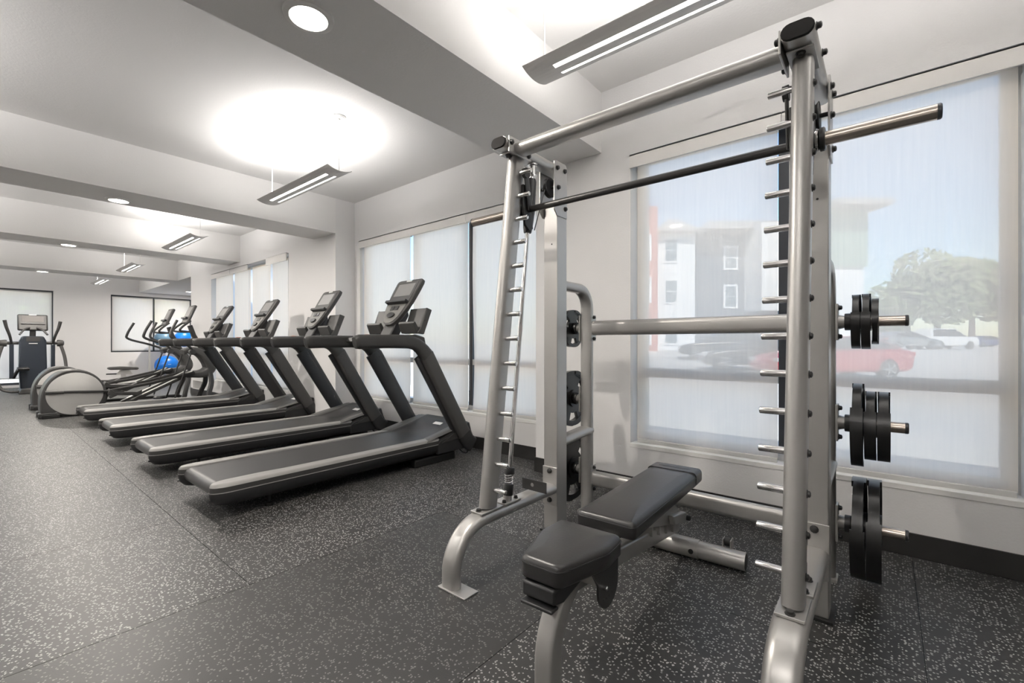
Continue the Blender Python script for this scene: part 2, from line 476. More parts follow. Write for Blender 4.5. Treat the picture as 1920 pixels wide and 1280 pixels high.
def sill(root, x0, x1, y, yo):
    m = MB().box(x0, x1, y-0.004, yo, SILL-0.028, SILL+0.004)
    m.build('sill', 'white_trim', root, bevel=0.003)
    MB().box(x0-0.002, x0+0.006, y-0.004, yo, SILL, HEAD-0.1).build('jamb_trim', 'white_trim', root)
    MB().box(x1-0.006, x1+0.002, y-0.004, yo, SILL, HEAD-0.1).build('jamb_trim', 'white_trim', root)
r1, _ = window(1, 'x', YA+0.13, 1, W1[0], W1[1], SILL, HEAD, [-0.50], (0.885, 0.955), fw=0.075, ft=0.016, dark=(-0.50,))
sill(r1, W1[0], W1[1], YA, YA+0.13)
r2, _ = window(2, 'x', YB+0.11, 1, W2[0], W2[1], SILL, HEAD, [-4.62, -3.645], (0.90, 0.965), fw=0.06, ft=0.016, dark=(-3.645,))
sill(r2, W2[0], W2[1], YB, YB+0.11)
r3, _ = window(3, 'x', YA+0.13, 1, W3[0], W3[1], SILL, HEAD, [-9.85, -8.98, -8.12], (0.90, 0.965), fw=0.06, ft=0.016)
sill(r3, W3[0], W3[1], YA, YA+0.13)
r4, _ = window(4, 'y', XF-0.08, -1, W4[0], W4[1], 0.06, 2.56, [0.10], None, frame='frame_dark', fw=0.06)
r5, _ = window(5, 'y', XF-0.08, -1, W5[0], W5[1], 0.885, 2.56, [3.60, 4.55], None, frame='frame_dark', fw=0.06)

# ------------------------------------------------------------------ roller shades
def shade(x0, x1, plane, ztop, zbot, fab, label, group, fascia=True, fz=(2.492, 2.588), fext=(0.0, 0.0), wav=None, chain=None, front=0.0):
    cx = (x0+x1)/2
    r = thing('roller_shade', (cx, plane, zbot), label, 'shade', group)
    def fn(u, v):
        x = x0+(x1-x0)*u; z = zbot+(ztop-zbot)*v
        if wav and wav[0] == 'l': x += wav[1]*(1-u)*math.sin(v*5.5)*(1-v)
        y = plane + 0.0015*math.sin(u*9+v*2)
        return (x, y, z)
    MB().grid(fn, 14, 16).build('fabric', fab, r, world=True, normals=False)
    MB().sweep([(x0+0.004, plane, zbot-0.012), (x1-0.004, plane, zbot-0.012)], stadium(0.012, 0.034), side=(0,1,0)).build('hem_bar', 'frame_alu', r, world=True)
    if fascia:
        MB().box(x0-fext[0], x1+fext[1], plane-0.075+front, plane-0.060+front, fz[0], fz[1]).box(x0-fext[0], x1+fext[1], plane-0.075+front, plane+0.035, fz[1]-0.006, fz[1]).build('fascia', 'fascia_white', r, world=True, normals=False)
        MB().box(x0-fext[0], x1+fext[1], plane-0.073+front, plane-0.062+front, fz[1]+0.0005, min(fz[1]+0.007, HEAD-0.0005)).build('head_shadow_strip', 'frame_dark', r, world=True)  # dark strip standing in for the shadow line above the fascia
    MB().cyl((x0+0.01, plane+0.024, 2.535), (x1-0.01, plane+0.024, 2.535), 0.022, 14).build('roller_tube', 'frame_alu', r, world=True)
    if chain is not None:
        MB().cyl((chain, plane-0.02, 0.62), (chain, plane-0.02, 2.5), 0.0022, 6).build('pull_chain', 'white_trim', r, world=True)
    return r
PS1 = YA+0.062
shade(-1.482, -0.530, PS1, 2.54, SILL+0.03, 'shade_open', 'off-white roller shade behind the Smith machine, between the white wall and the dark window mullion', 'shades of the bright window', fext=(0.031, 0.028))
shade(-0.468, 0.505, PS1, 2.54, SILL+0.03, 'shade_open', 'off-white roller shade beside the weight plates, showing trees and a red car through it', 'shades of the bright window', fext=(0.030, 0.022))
PS2 = YB+0.05
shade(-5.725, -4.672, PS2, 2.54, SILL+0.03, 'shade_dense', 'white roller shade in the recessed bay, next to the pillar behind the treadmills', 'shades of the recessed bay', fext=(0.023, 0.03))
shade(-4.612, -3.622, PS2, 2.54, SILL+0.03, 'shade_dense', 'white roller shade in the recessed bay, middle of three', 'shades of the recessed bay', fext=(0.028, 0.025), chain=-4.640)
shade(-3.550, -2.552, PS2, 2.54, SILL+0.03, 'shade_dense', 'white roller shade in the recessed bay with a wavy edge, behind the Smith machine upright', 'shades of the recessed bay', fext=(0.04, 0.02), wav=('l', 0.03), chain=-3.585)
g3 = 'shades of the window behind the far treadmills'
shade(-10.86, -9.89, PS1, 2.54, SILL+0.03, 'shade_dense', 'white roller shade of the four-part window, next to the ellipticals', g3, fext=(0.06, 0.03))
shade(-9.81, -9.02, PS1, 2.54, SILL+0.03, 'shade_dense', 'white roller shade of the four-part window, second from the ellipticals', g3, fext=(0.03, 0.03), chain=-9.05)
shade(-8.94, -8.16, PS1, 2.54, SILL+0.03, 'shade_dense', 'white roller shade with bare roller and no box, third from the ellipticals', g3, fascia=False)
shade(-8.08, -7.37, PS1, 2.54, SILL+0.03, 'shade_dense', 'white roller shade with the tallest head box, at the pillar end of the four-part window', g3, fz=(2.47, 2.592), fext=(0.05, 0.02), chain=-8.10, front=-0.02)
def shade_y(y0, y1, x, ztop, zbot, label):
    r = thing('roller_shade', (x, (y0+y1)/2, zbot), label, 'shade', 'shades of the end wall')
    MB().grid(lambda u, v: (x+0.0015*math.sin(u*8), y0+(y1-y0)*u, zbot+(ztop-zbot)*v), 10, 4).build('fabric', 'shade_far', r, world=True, normals=False)
    MB().box(x-0.006, x+0.006, y0, y1, zbot-0.03, zbot).build('hem_bar', 'frame_alu', r, world=True)
    MB().cyl((x-0.02, y0, ztop), (x-0.02, y1, ztop), 0.022, 12).build('roller_tube', 'frame_alu', r, world=True)
shade_y(0.14, 1.40, XF-0.03, 2.50, 0.25, 'translucent roller shade over the tall end window behind the standing trainer')
shade_y(2.63, 3.575, XF-0.03, 2.50, 0.95, 'translucent roller shade of the end wall above the small bench')
shade_y(3.625, 4.53, XF-0.03, 2.50, 0.95, 'translucent roller shade of the end wall behind the elliptical handles')

# ------------------------------------------------------------------ ceiling lights
def pendant(xa, xb, yc, label, e_up, group='linear pendant lights'):
    cx = (xa+xb)/2; L = xb-xa
    r = thing('pendant_light', (cx, yc, 2.66), label, 'pendant lamp', group)
    hw, R = 0.115, 0.24
    am = math.asin(hw/R)
    def prof(t, off=0.0):
        a = -am + 2*am*t
        return ((R-off)*math.sin(a), R - (R-off)*math.cos(a))
    slots = [(0.30, 0.41), (0.64, 0.73)]; ts = [0, 0.1, 0.2, 0.30, 0.41, 0.52, 0.64, 0.73, 0.82, 0.91, 1.0]
    e0 = 0.16
    xs = [-L/2, -L/2+e0, L/2-e0, L/2]
    m = MB()
    for i in range(3):
        for j in range(len(ts)-1):
            t0, t1 = ts[j], ts[j+1]
            if i == 1 and (t0, t1) in slots: continue
            o0, o1, i0, i1 = prof(t0), prof(t1), prof(t0, 0.004), prof(t1, 0.004)
            x0, x1 = xs[i], xs[i+1]
            m.add([(x0, *o0), (x1, *o0), (x1, *o1), (x0, *o1), (x0, *i0), (x1, *i0), (x1, *i1), (x0, *i1)],
                  [(0,1,2,3), (7,6,5,4), (0,4,5,1), (1,5,6,2), (2,6,7,3), (3,7,4,0)])
    m.build('housing', 'lamp_metal', r)
    for t0, t1 in slots:
        o0, o1 = prof(t0, 0.006), prof(t1, 0.006)
        MB().add([(xs[1]-0.005, *o0), (xs[2]+0.005, *o0), (xs[2]+0.005, *o1), (xs[1]-0.005, *o1)], [(0,1,2,3)]).build('diffuser', 'lamp_glow', r, normals=False)
    for sx in (-1, 1):
        wx = sx*(L/2-0.055)
        wy = 0.022
        cb = MB().cyl((wx, wy, 0.012), (wx, wy, ZC-2.66-0.018), 0.0024 if sx > 0 else 0.004, 6).build('cable', 'white_trim', r)
        MB().lathe([(0.062, 0), (0.062, 0.006), (0.05, 0.018), (0.012, 0.02), (0.012, 0.03)], (wx, wy, ZC-2.66), (0,0,-1), 20).build('canopy', 'white_trim', r)
    light('uplight', 'AREA', r, (0, 0, 0.06), (PI, 0, 0), e_up, L*0.85, (1.0, 0.975, 0.95), 0.09)
    return r
pendant(-1.555, 1.25, 2.075, 'long curved metal pendant lamp above the Smith machine', 16)
pendant(-5.19, -3.69, 2.075, 'curved metal pendant lamp above the treadmill next to the Smith machine', 15)
pendant(-8.98, -7.48, 2.075, 'curved metal pendant lamp over the far treadmills, between the second and third ceiling beams', 12)
pendant(-12.55, -11.05, 2.075, 'curved metal pendant lamp over the ellipticals, between the third and fourth ceiling beams', 12)
pendant(-15.75, -14.25, 2.075, 'curved metal pendant lamp beyond the last ceiling beam, before the end wall', 12)

for k_, (xa, xb) in enumerate(((-1.555, 1.25), (-5.19, -3.69), (-8.98, -7.48), (-12.55, -11.05), (-15.75, -14.25))):  # second row out of view, added to brighten the ceiling and room
    pendant(xa, xb, -1.35, 'added unseen pendant lamp over the open floor, ' + ('opposite the Smith machine', 'opposite the treadmills next to the Smith machine', 'opposite the far treadmills', 'opposite the ellipticals', 'by the end wall')[k_], 44 if k_ == 0 else 74, 'added unseen pendant lamps over the open floor')

def downlight(x, y, z, label, e=40):
    r = thing('recessed_light', (x, y, z), label, 'ceiling light', 'round recessed lights')
    MB().lathe([(0.082, -0.002), (0.112, -0.002), (0.108, 0.012), (0.084, 0.016), (0.082, 0.010)], (0,0,0), (0,0,-1), 32).build('trim_ring', 'white_trim', r)
    MB().lathe([(0.083, 0.004), (0.083, 0.013)], (0,0,0), (0,0,-1), 32).build('lens', 'downlight_glow', r)
    light('downlight', 'AREA', r, (0, 0, -0.022), (0, 0, 0), e, 0.15, (1.0, 0.93, 0.84))
    return r
downlight(-2.075, 1.01, ZS, 'round glowing recessed light in the beam next to the Smith machine', 22)
downlight(-6.30, 1.01, ZS, 'round recessed light in the second ceiling beam from the Smith machine')
downlight(-9.75, 0.97, ZS, 'round recessed light in the third ceiling beam from the Smith machine')
downlight(-13.78, 0.975, ZS, 'round recessed light in the ceiling beam before the end wall')
downlight(-15.9, 4.15, ZS, 'round recessed light in the lowered alcove ceiling')

# ------------------------------------------------------------------ Smith machine
XL, XR_ = -1.568, -0.228
SM = thing('smith_machine', ((XL+XR_)/2, 2.05, 0), 'silver Smith machine rack with peg uprights and a fixed sliding barbell', 'gym machine')
def sm(m, name, mt, parent=None, bevel=0): return m.build(name, mt, parent or SM, world=True, bevel=bevel)
def bolt(p, d, r=0.011, parent=None, h=0.012):
    return sm(MB().lathe([(r*1.25, 0), (r*1.25, 0.003), (r, 0.004), (r*0.95, h), (r*0.5, h+0.003)], p, d, 10), 'bolt', 'black_steel', parent)
def up_y(z): return 1.695 + (z-0.31)*(0.23/1.855)
def rod_y(z): return 1.851 + (z-0.40)*(0.204/1.704)
OV = stadium(0.103, 0.060, 8)
for X0, inn in ((XL, 1), (XR_, -1)):
    # base tube with the curved front foot
    path = [(X0, 2.256, 0.27), (X0, 2.0, 0.27), (X0, 1.75, 0.27)] + [(X0, y, z) for y, z in arc((1.643, 0.07), 0.20, 90, 180, 12)] + [(X0, 1.443, 0.008)]
    bt_ = sm(MB().sweep(path, OV, side=(1,0,0)), 'base_tube', 'silver_paint')
    sm(MB().box(X0-0.055, X0+0.125 if inn > 0 else X0+0.055, 1.405, 1.495, 0.0, 0.008) if inn > 0 else MB().box(X0-0.125, X0+0.055, 1.405, 1.495, 0.0, 0.008), 'foot_plate', 'silver_paint', bt_, bevel=0.002)
    sm(MB().box(X0-0.052, X0+0.052, 2.246, 2.254, 0.17, 0.40), 'joint_plate', 'silver_paint', bt_, bevel=0.002)
    for z in (0.375, 0.20): bolt((X0, 2.246, z), (0,-1,0), 0.013, bt_)
    # leaning front upright with pegs
    fu = sm(MB().sweep([(X0, up_y(0.31), 0.31), (X0, up_y(1.2), 1.2), (X0, up_y(2.168), 2.168)], stadium(0.064, 0.108, 8), side=(1,0,0)), 'front_upright', 'silver_paint')
    sm(MB().box(X0-0.042, X0+0.042, up_y(0.3)-0.085, up_y(0.3)+0.075, 0.298, 0.308), 'mount_plate', 'silver_paint', fu, bevel=0.002)
    bolt((X0, up_y(0.3)-0.068, 0.308), (0,0,1), 0.012, fu)
    sm(MB().box(X0-0.042, X0+0.042, up_y(2.17)-0.09, up_y(2.17)+0.08, 2.166, 2.174), 'mount_plate', 'silver_paint', fu, bevel=0.002)
    bolt((X0, up_y(2.17)-0.070, 2.166), (0,0,-1), 0.013, fu)
    for i in range(14):
        z = 2.075 - 0.1287*i; y = up_y(z)
        pg = sm(MB().lathe([(0.0125, 0), (0.0125, 0.078), (0.0108, 0.0805), (0.010, 0.081)], (X0+inn*0.031, y, z), (inn,0,0), 14), 'peg', 'chrome')
        bolt((X0-inn*0.031, y, z), (-inn,0,0), 0.011, pg, 0.009)
    # rear upright
    ru = sm(MB().box(X0-0.049, X0+0.049, 2.255, 2.361, 0.012, 1.985), 'rear_upright', 'silver_paint', bevel=0.004)
    sm(MB().box(X0-0.065, X0+0.065, 2.235, 2.385, 0.0, 0.012), 'foot_plate', 'black_rubber', ru)
    sm(MB().cyl((X0+0.01, 2.2545, 1.75), (X0+0.01, 2.2535, 1.75), 0.005, 8), 'hole', 'black_plastic', ru)
    for sx in (-1, 1):
        px_ = X0+sx*0.0525
        poly = [(2.215, 2.235), (2.235, 2.243), (2.335, 2.243), (2.352, 2.225), (2.352, 1.915), (2.245, 1.915), (2.215, 1.95)]
        gp = sm(MB().extr(poly, 'x', px_-0.0035, px_+0.0035), 'gusset_plate', 'silver_paint', ru, bevel=0.001)
        for y, z in ((2.245, 2.20), (2.325, 2.20), (2.255, 2.085), (2.33, 1.97)): bolt((px_+sx*0.0035, y, z), (sx,0,0), 0.012, gp)
    # top tube with black end cap
    tt = sm(MB().sweep([(X0, 1.78, 2.205), (X0, 2.345, 2.205)], stadium(0.102, 0.060, 8), side=(1,0,0)), 'top_tube', 'silver_paint')
    sm(MB().sweep([(X0, 1.781, 2.205), (X0, 1.774, 2.205), (X0, 1.771, 2.205)], stadium(0.099, 0.057, 8), side=(1,0,0), scale=[1, 1, 0.93]), 'end_cap', 'cap_matte', tt)
    for y in (1.81, 1.99): bolt((X0-inn*0.05, y, 2.212), (-inn,0,0), 0.011, tt, 0.014)
    # pulley and cable
    pu = sm(MB().lathe([(0.02, -0.013), (0.056, -0.013), (0.058, -0.010), (0.046, 0.0), (0.058, 0.010), (0.056, 0.013), (0.02, 0.013)], (X0+0.008, 2.235, 2.085), (1,0,0), 28), 'pulley', 'black_plastic')
    sm(MB().cyl((X0-0.052, 2.235, 2.085), (X0+0.052, 2.235, 2.085), 0.009, 10), 'axle', 'black_steel', pu)
    sm(MB().cyl((X0+0.008, 2.185, 2.065), (X0+0.012, 2.075, 1.80), 0.003, 6), 'cable', 'black_steel')
    # guide rod, spring, bumper
    gx = X0+inn*0.008
    gr = sm(MB().cyl((gx, rod_y(0.335), 0.335), (gx, rod_y(2.172), 2.172), 0.0125, 16), 'guide_rod', 'chrome')
    sm(MB().lathe([(0.03, 0), (0.03, 0.006), (0.019, 0.008), (0.019, 0.06), (0.026, 0.062), (0.026, 0.07)], (gx, rod_y(2.175), 2.175), (0,0,-1), 16), 'rod_mount', 'chrome', gr)
    sm(MB().lathe([(0.026, 0), (0.028, 0.004), (0.028, 0.055), (0.025, 0.060)], (gx, rod_y(0.335), 0.335), (0,0.12,1), 18), 'bumper', 'black_rubber', gr)
    helix = [(gx+0.022*math.cos(2*PI*t/10), rod_y(0.395)+0.022*math.sin(2*PI*t/10), 0.394+0.052*t/40) for t in range(41)]
    sm(MB().sweep(helix, circ(0.0032, 6)), 'spring', 'chrome', gr)
    sm(MB().lathe([(0.026, 0), (0.028, 0.004), (0.028, 0.030), (0.024, 0.036)], (gx, rod_y(0.445), 0.445), (0,0.12,1), 18), 'stop_collar', 'black_plastic', gr)
    bm_ = sm(MB().box(X0-0.045, X0+0.045, rod_y(0.31)-0.055, rod_y(0.31)+0.07, 0.299, 0.309), 'rod_base', 'silver_paint', gr, bevel=0.002)
    sm(MB().lathe([(0.024, 0), (0.024, 0.03)], (gx, rod_y(0.31), 0.308), (0,0,1), 16), 'rod_socket', 'silver_paint', gr)
    for y in (-0.042, 0.055): bolt((X0+0.02, rod_y(0.31)+y, 0.309), (0,0,1), 0.010, gr)
    lp = sm(MB().box(X0+inn*0.02-0.085, X0+inn*0.02+0.085, 2.06, 2.066, 0.304, 0.365), 'latch_plate', 'black_steel', gr) if inn > 0 else None
    if lp: sm(MB().lathe([(0.011, 0), (0.011, 0.003)], (X0+inn*0.01, 2.06, 0.338), (0,-1,0), 14), 'screw', 'chrome', lp)
    # plate storage post behind the upright
    path = [(X0, 2.355, 1.512), (X0, 2.50, 1.512)] + [(X0, y, z) for y, z in arc((2.56, 1.382), 0.13, 90, 0, 10)] + [(X0, 2.69, 0.9), (X0, 2.69, 0.30), (X0, 2.69, 0.012)]
    po = sm(MB().sweep(path, stadium(0.088, 0.060, 8), side=(1,0,0)), 'storage_post', 'silver_paint')
    sm(MB().box(X0-0.05, X0+0.05, 2.645, 2.735, 0, 0.014), 'foot_plate', 'silver_paint', po)
    sm(MB().sweep([(X0, 2.358, 0.535), (X0, 2.60, 0.555), (X0, 2.70, 0.560)], stadium(0.098, 0.056, 8), side=(1,0,0)), 'brace_tube', 'silver_paint')
    for zp, rr in ((1.252, 1), (0.765, 2), (0.280, 3)):
        o = -inn
        pp = sm(MB().cyl((X0+o*0.05, 2.70, zp), (X0+o*0.300, 2.70, zp), 0.0245, 20), 'plate_peg', 'worn_steel')
        sm(MB().box(min(X0+o*0.042, X0+o*0.053), max(X0+o*0.042, X0+o*0.053), 2.668, 2.732, zp-0.088, zp+0.088), 'flange', 'silver_paint', pp, bevel=0.002)
        for dz in (-0.07, 0.07): bolt((X0+o*0.053, 2.70, zp+dz), (o,0,0), 0.011, pp)
        sm(MB().lathe([(0.036, 0), (0.030, 0.022), (0.030, 0.026)], (X0+o*0.052, 2.70, zp), (o,0,0), 18), 'boss', 'silver_paint', pp)
        sm(MB().lathe([(0.040, 0), (0.041, 0.003), (0.041, 0.022), (0.038, 0.025)], (X0+o*0.077, 2.70, zp), (o,0,0), 20), 'rubber_stop', 'black_rubber', pp)
        sm(MB().lathe([(0.0252, 0), (0.0252, 0.010), (0.022, 0.013)], (X0+o*0.297, 2.70, zp), (o,0,0), 20), 'end_cap', 'black_plastic', pp)
# cross tubes
ct = sm(MB().sweep([(XL+0.058, 1.885, 2.188), (XR_-0.058, 1.885, 2.188)], stadium(0.102, 0.062, 8), side=(0,1,0)), 'top_crossbar', 'silver_paint')
for X0, inn in ((XL, 1), (XR_, -1)):
    sm(MB().box(min(X0+inn*0.051, X0+inn*0.059), max(X0+inn*0.051, X0+inn*0.059), 1.795, 1.975, 2.152, 2.236), 'end_plate', 'silver_paint', ct, bevel=0.002)
    bolt((X0+inn*0.059, 1.812, 2.205), (inn,0,0), 0.012, ct); bolt((X0+inn*0.059, 1.958, 2.175), (inn,0,0), 0.012, ct)
for zc_, hh in ((1.252, 0.098), (0.235, 0.102)):
    cr = sm(MB().sweep([(XL+0.042, 2.70, zc_), (XR_-0.042, 2.70, zc_)], stadium(0.058, hh, 8), side=(0,1,0)), 'rear_crossbar', 'silver_paint')
    for X0, inn in ((XL, 1), (XR_, -1)):
        sm(MB().box(min(X0+inn*0.040, X0+inn*0.046), max(X0+inn*0.040, X0+inn*0.046), 2.668, 2.732, zc_-0.088, zc_+0.088), 'end_plate', 'silver_paint', cr, bevel=0.002)
        for dz in (-0.072, 0.072): bolt((X0+inn*0.046, 2.70, zc_+dz), (inn,0,0), 0.010, cr)
# sliding barbell with its carriages
BZ, BY = 1.893, 1.985
bar = sm(MB().cyl((XL+0.01, BY, BZ), (XR_-0.01, BY, BZ), 0.0175, 20), 'barbell', 'black_steel')
for X0, inn, xe in ((XL, 1, -1.965), (XR_, -1, 0.138)):
    o = -inn
    sm(MB().cyl((X0+o*0.03, BY, BZ), (xe-o*0.008, BY, BZ), 0.0245, 24), 'sleeve', 'worn_steel', bar)
    sm(MB().lathe([(0.0252, 0), (0.0252, 0.008), (0.022, 0.012)], (xe-o*0.010, BY, BZ), (o,0,0), 24), 'sleeve_cap', 'frame_dark', bar)
    sm(MB().lathe([(0.028, 0), (0.028, 0.028)], (X0+o*0.005, BY, BZ), (o,0,0), 20), 'bearing', 'black_plastic', bar)
    sm(MB().lathe([(0.036, 0), (0.038, 0.003), (0.038, 0.010), (0.034, 0.012)], (X0+o*0.030, BY, BZ), (o,0,0), 24), 'collar_ring', 'chrome', bar)
    sm(MB().lathe([(0.036, 0), (0.042, 0.002), (0.042, 0.014), (0.038, 0.018)], (X0+o*0.043, BY, BZ), (o,0,0), 24), 'collar', 'black_rubber', bar)
    gx = X0+inn*0.008
    cg = sm(MB().sweep([(gx, rod_y(z), z) for z in (2.085, 2.07, 1.98, 1.90, 1.80, 1.775)], circ(1, 18), scale=[0.026, 0.0295, 0.031, 0.034, 0.027, 0.022]), 'carriage', 'black_plastic', bar)
    # latch arm from the bar up to the pegs
    sm(MB().sweep([(X0+inn*0.055, BY-0.005, BZ-0.01), (X0+inn*0.055, 1.945, 2.06)], rrect(0.010, 0.038, 0.004), side=(1,0,0)), 'latch_arm', 'black_steel', bar)
    sm(MB().cyl((X0+inn*0.046, 1.938, 2.078), (X0+inn*0.066, 1.938, 2.078), 0.028, 20), 'latch_hook', 'black_steel', bar)
    sm(MB().extr([(1.930, 2.02), (1.955, 2.02), (2.0, 1.90), (2.02, 1.79), (1.985, 1.775), (1.95, 1.80), (1.925, 1.92)], 'x', X0+inn*0.03, X0+inn*0.046), 'carriage_plate', 'black_steel', bar, bevel=0.003)

# ------------------------------------------------------------------ weight plates
def plate_mesh(R, T, bore=0.0255, holes=3, rot=0.0):
    """disc of cells: hub, web with grip openings, thick stepped rim"""
    rings = [bore, 0.30*R, 0.52*R, 0.80*R, 0.86*R, R]; n = 60
    def th(i, j):
        a = (360*j/n + rot) % 360
        if i == 0: return T
        if i == 1: return T*0.55
        if i == 2:
            b = a % (360/holes)
            return 0 if 38 < b < 82 else T*0.55
        if i == 3: return T*0.75
        return T*1.0 if (a % 180) < 112 else T*0.72
    m = MB()
    def pt(r, j, x):
        a = 2*PI*j/n
        q = 1.0
        if r == rings[-1]:
            q = 0.985 + 0.015*math.cos(6*a)
        return (x, r*q*math.cos(a), r*q*math.sin(a))
    for i in range(5):
        r0, r1 = rings[i], rings[i+1]
        for j in range(n):
            t = th(i, j)
            if t == 0: continue
            h = t/2; j1 = (j+1) % n
            m.add([pt(r0,j,h), pt(r1,j,h), pt(r1,j1,h), pt(r0,j1,h)], [(0,1,2,3)])
            m.add([pt(r0,j,-h), pt(r1,j,-h), pt(r1,j1,-h), pt(r0,j1,-h)], [(3,2,1,0)])
            tn = th(i+1, j)/2 if i < 4 else 0
            if tn < h:
                for s, flip in ((1, 0), (-1, 1)):
                    f = (0,1,2,3) if not flip else (3,2,1,0)
                    m.add([pt(r1,j,s*h), pt(r1,j,s*tn), pt(r1,j1,s*tn), pt(r1,j1,s*h)], [f])
            tp = th(i-1, j)/2 if i > 0 else 0
            if tp < h:
                for s, flip in ((1, 1), (-1, 0)):
                    f = (0,1,2,3) if not flip else (3,2,1,0)
                    m.add([pt(r0,j,s*h), pt(r0,j,s*tp), pt(r0,j1,s*tp), pt(r0,j1,s*h)], [f])
            for jn, jj, fl_ in (((j-1) % n, j, 1), (j1, j1, 0)):
                tt = th(i, jn)/2
                if tt < h:
                    for s, flip in ((1, fl_), (-1, 1-fl_)):
                        f = (0,1,2,3) if not flip else (3,2,1,0)
                        m.add([pt(r0,jj,s*h), pt(r1,jj,s*h), pt(r1,jj,s*tt), pt(r0,jj,s*tt)], [f])
    return m
def weight_plate(x, z, R, T, label, rot=0.0, y=2.70, group='weight plates on the Smith machine pegs'):
    o = plate_mesh(R, T, rot=rot).build('weight_plate', 'iron_black', sharp=30)
    o.location = (x, y, z-0.0005); tag(o, label, 'weight plate', group)
    rm = MB().lathe([(0.0255, -T*0.5), (0.038, -T*0.5), (0.038, T*0.5), (0.0255, T*0.5), (0.0255, -T*0.5)], (0,0,0), (1,0,0), 24)
    rm.Fc = [q for q in rm.Fc if len(q) == 4]
    rm.build('hub_ring', 'worn_steel', o)
    return o
px0 = XR_ + 0.105
def stack(zp, items, o, x0):
    x = x0
    for R, T, label, rot in items:
        weight_plate(x + o*T/2, zp, R, T, label, rot); x += o*(T+0.003)
stack(1.252, [(0.132, 0.034, 'small black grip plate on the top storage peg, against the post', 20),
              (0.134, 0.034, 'small black grip plate on the top storage peg, middle of three', 200),
              (0.110, 0.026, 'smallest black plate on the top storage peg, at its outer side', 110)], 1, px0)
stack(0.765, [(0.198, 0.046, 'tallest black plate on the middle storage peg, against the post', 30),
              (0.163, 0.043, 'medium black plate on the middle storage peg, between two others', 35),
              (0.163, 0.046, 'medium black plate on the middle storage peg, outermost of three', 210)], 1, px0)
stack(0.280, [(0.232, 0.054, 'large black weight plate on the bottom storage peg, against the post', 15),
              (0.232, 0.054, 'large black weight plate with a chipped rim, outer one on the bottom storage peg', 25)], 1, px0)
pl0 = XL - 0.105
stack(1.252, [(0.134, 0.034, 'small black plate behind the upright next to the treadmills, top peg', 30)], -1, pl0)
stack(0.765, [(0.198, 0.046, 'medium black plate behind the upright next to the treadmills, middle peg', 30)], -1, pl0)
stack(0.280, [(0.232, 0.054, 'large black plate behind the upright next to the treadmills, bottom peg', 30)], -1, pl0)

# ------------------------------------------------------------------ weight bench
BR = math.radians(2.2)
BN = thing('weight_bench', (-0.868, 1.80, 0), 'adjustable weight bench with black vinyl pads and a worn silver frame', 'bench', rz=BR)
# local frame: x sideways, y towards the window wall, origin below the pads
def pad(outline, z0, z1, name, r=0.022):
    """cushion: stacked outlines with rounded edges and a slight crown"""
    cx = sum(p[0] for p in outline)/len(outline); cy = sum(p[1] for p in outline)/len(outline)
    def ins(d):
        out = []; n = len(outline)
        for i in range(n):
            p = Vector(outline[i]); a = Vector(outline[i-1]); b = Vector(outline[(i+1) % n])
            t = (b-a).normalized(); nrm = Vector((t.y, -t.x))
            if nrm.dot(p-Vector((cx, cy))) < 0: nrm = -nrm
            out.append(p - nrm*d)
        return out
    H = z1-z0
    def top():
        return [Vector((cx+(p[0]-cx)*0.55, cy+(p[1]-cy)*0.55)) for p in outline]
    layers = [(0.006, z0), (0.0, z0+0.008), (0.0, z1-r)] + [(r*(1-math.cos(a)), z1-r+r*math.sin(a)) for a in (0.4, 0.8, 1.2, 1.5)] + [(None, z1+0.006)]
    V = []; Fc = []; n = len(outline)
    for d, z in layers: V += [(p.x, p.y, z) for p in (top() if d is None else ins(d))]
    for i in range(len(layers)-1):
        for j in range(n): Fc.append((i*n+j, i*n+(j+1) % n, (i+1)*n+(j+1) % n, (i+1)*n+j))
    Fc.append(tuple(range(n-1, -1, -1))); Fc.append(tuple((len(layers)-1)*n+j for j in range(n)))
    m = MB(); m.add(V, Fc)
    p = m.build(name, 'vinyl_black', BN, sharp=60)
    seam = [(q.x, q.y, z1-r*0.9) for q in ins(-0.0008)]
    MB().sweep(seam, circ(0.0022, 6), closed=True).build('piping', 'black_rubber', p)
    return p
def rounded_poly(pts, r, n=5):
    out = []; k = len(pts)
    for i in range(k):
        p = Vector(pts[i]); a = (Vector(pts[i-1])-p).normalized(); b = (Vector(pts[(i+1) % k])-p).normalized()
        p0 = p+a*r; p1 = p+b*r
        for s in range(n+1):
            t = s/n; out.append(tuple((1-t)**2*p0 + 2*t*(1-t)*p + t*t*p1))
    return out
back = pad(rounded_poly([(-0.128, -0.195), (0.128, -0.195), (0.128, 0.725), (-0.128, 0.725)], 0.025), 0.395, 0.462, 'back_pad')
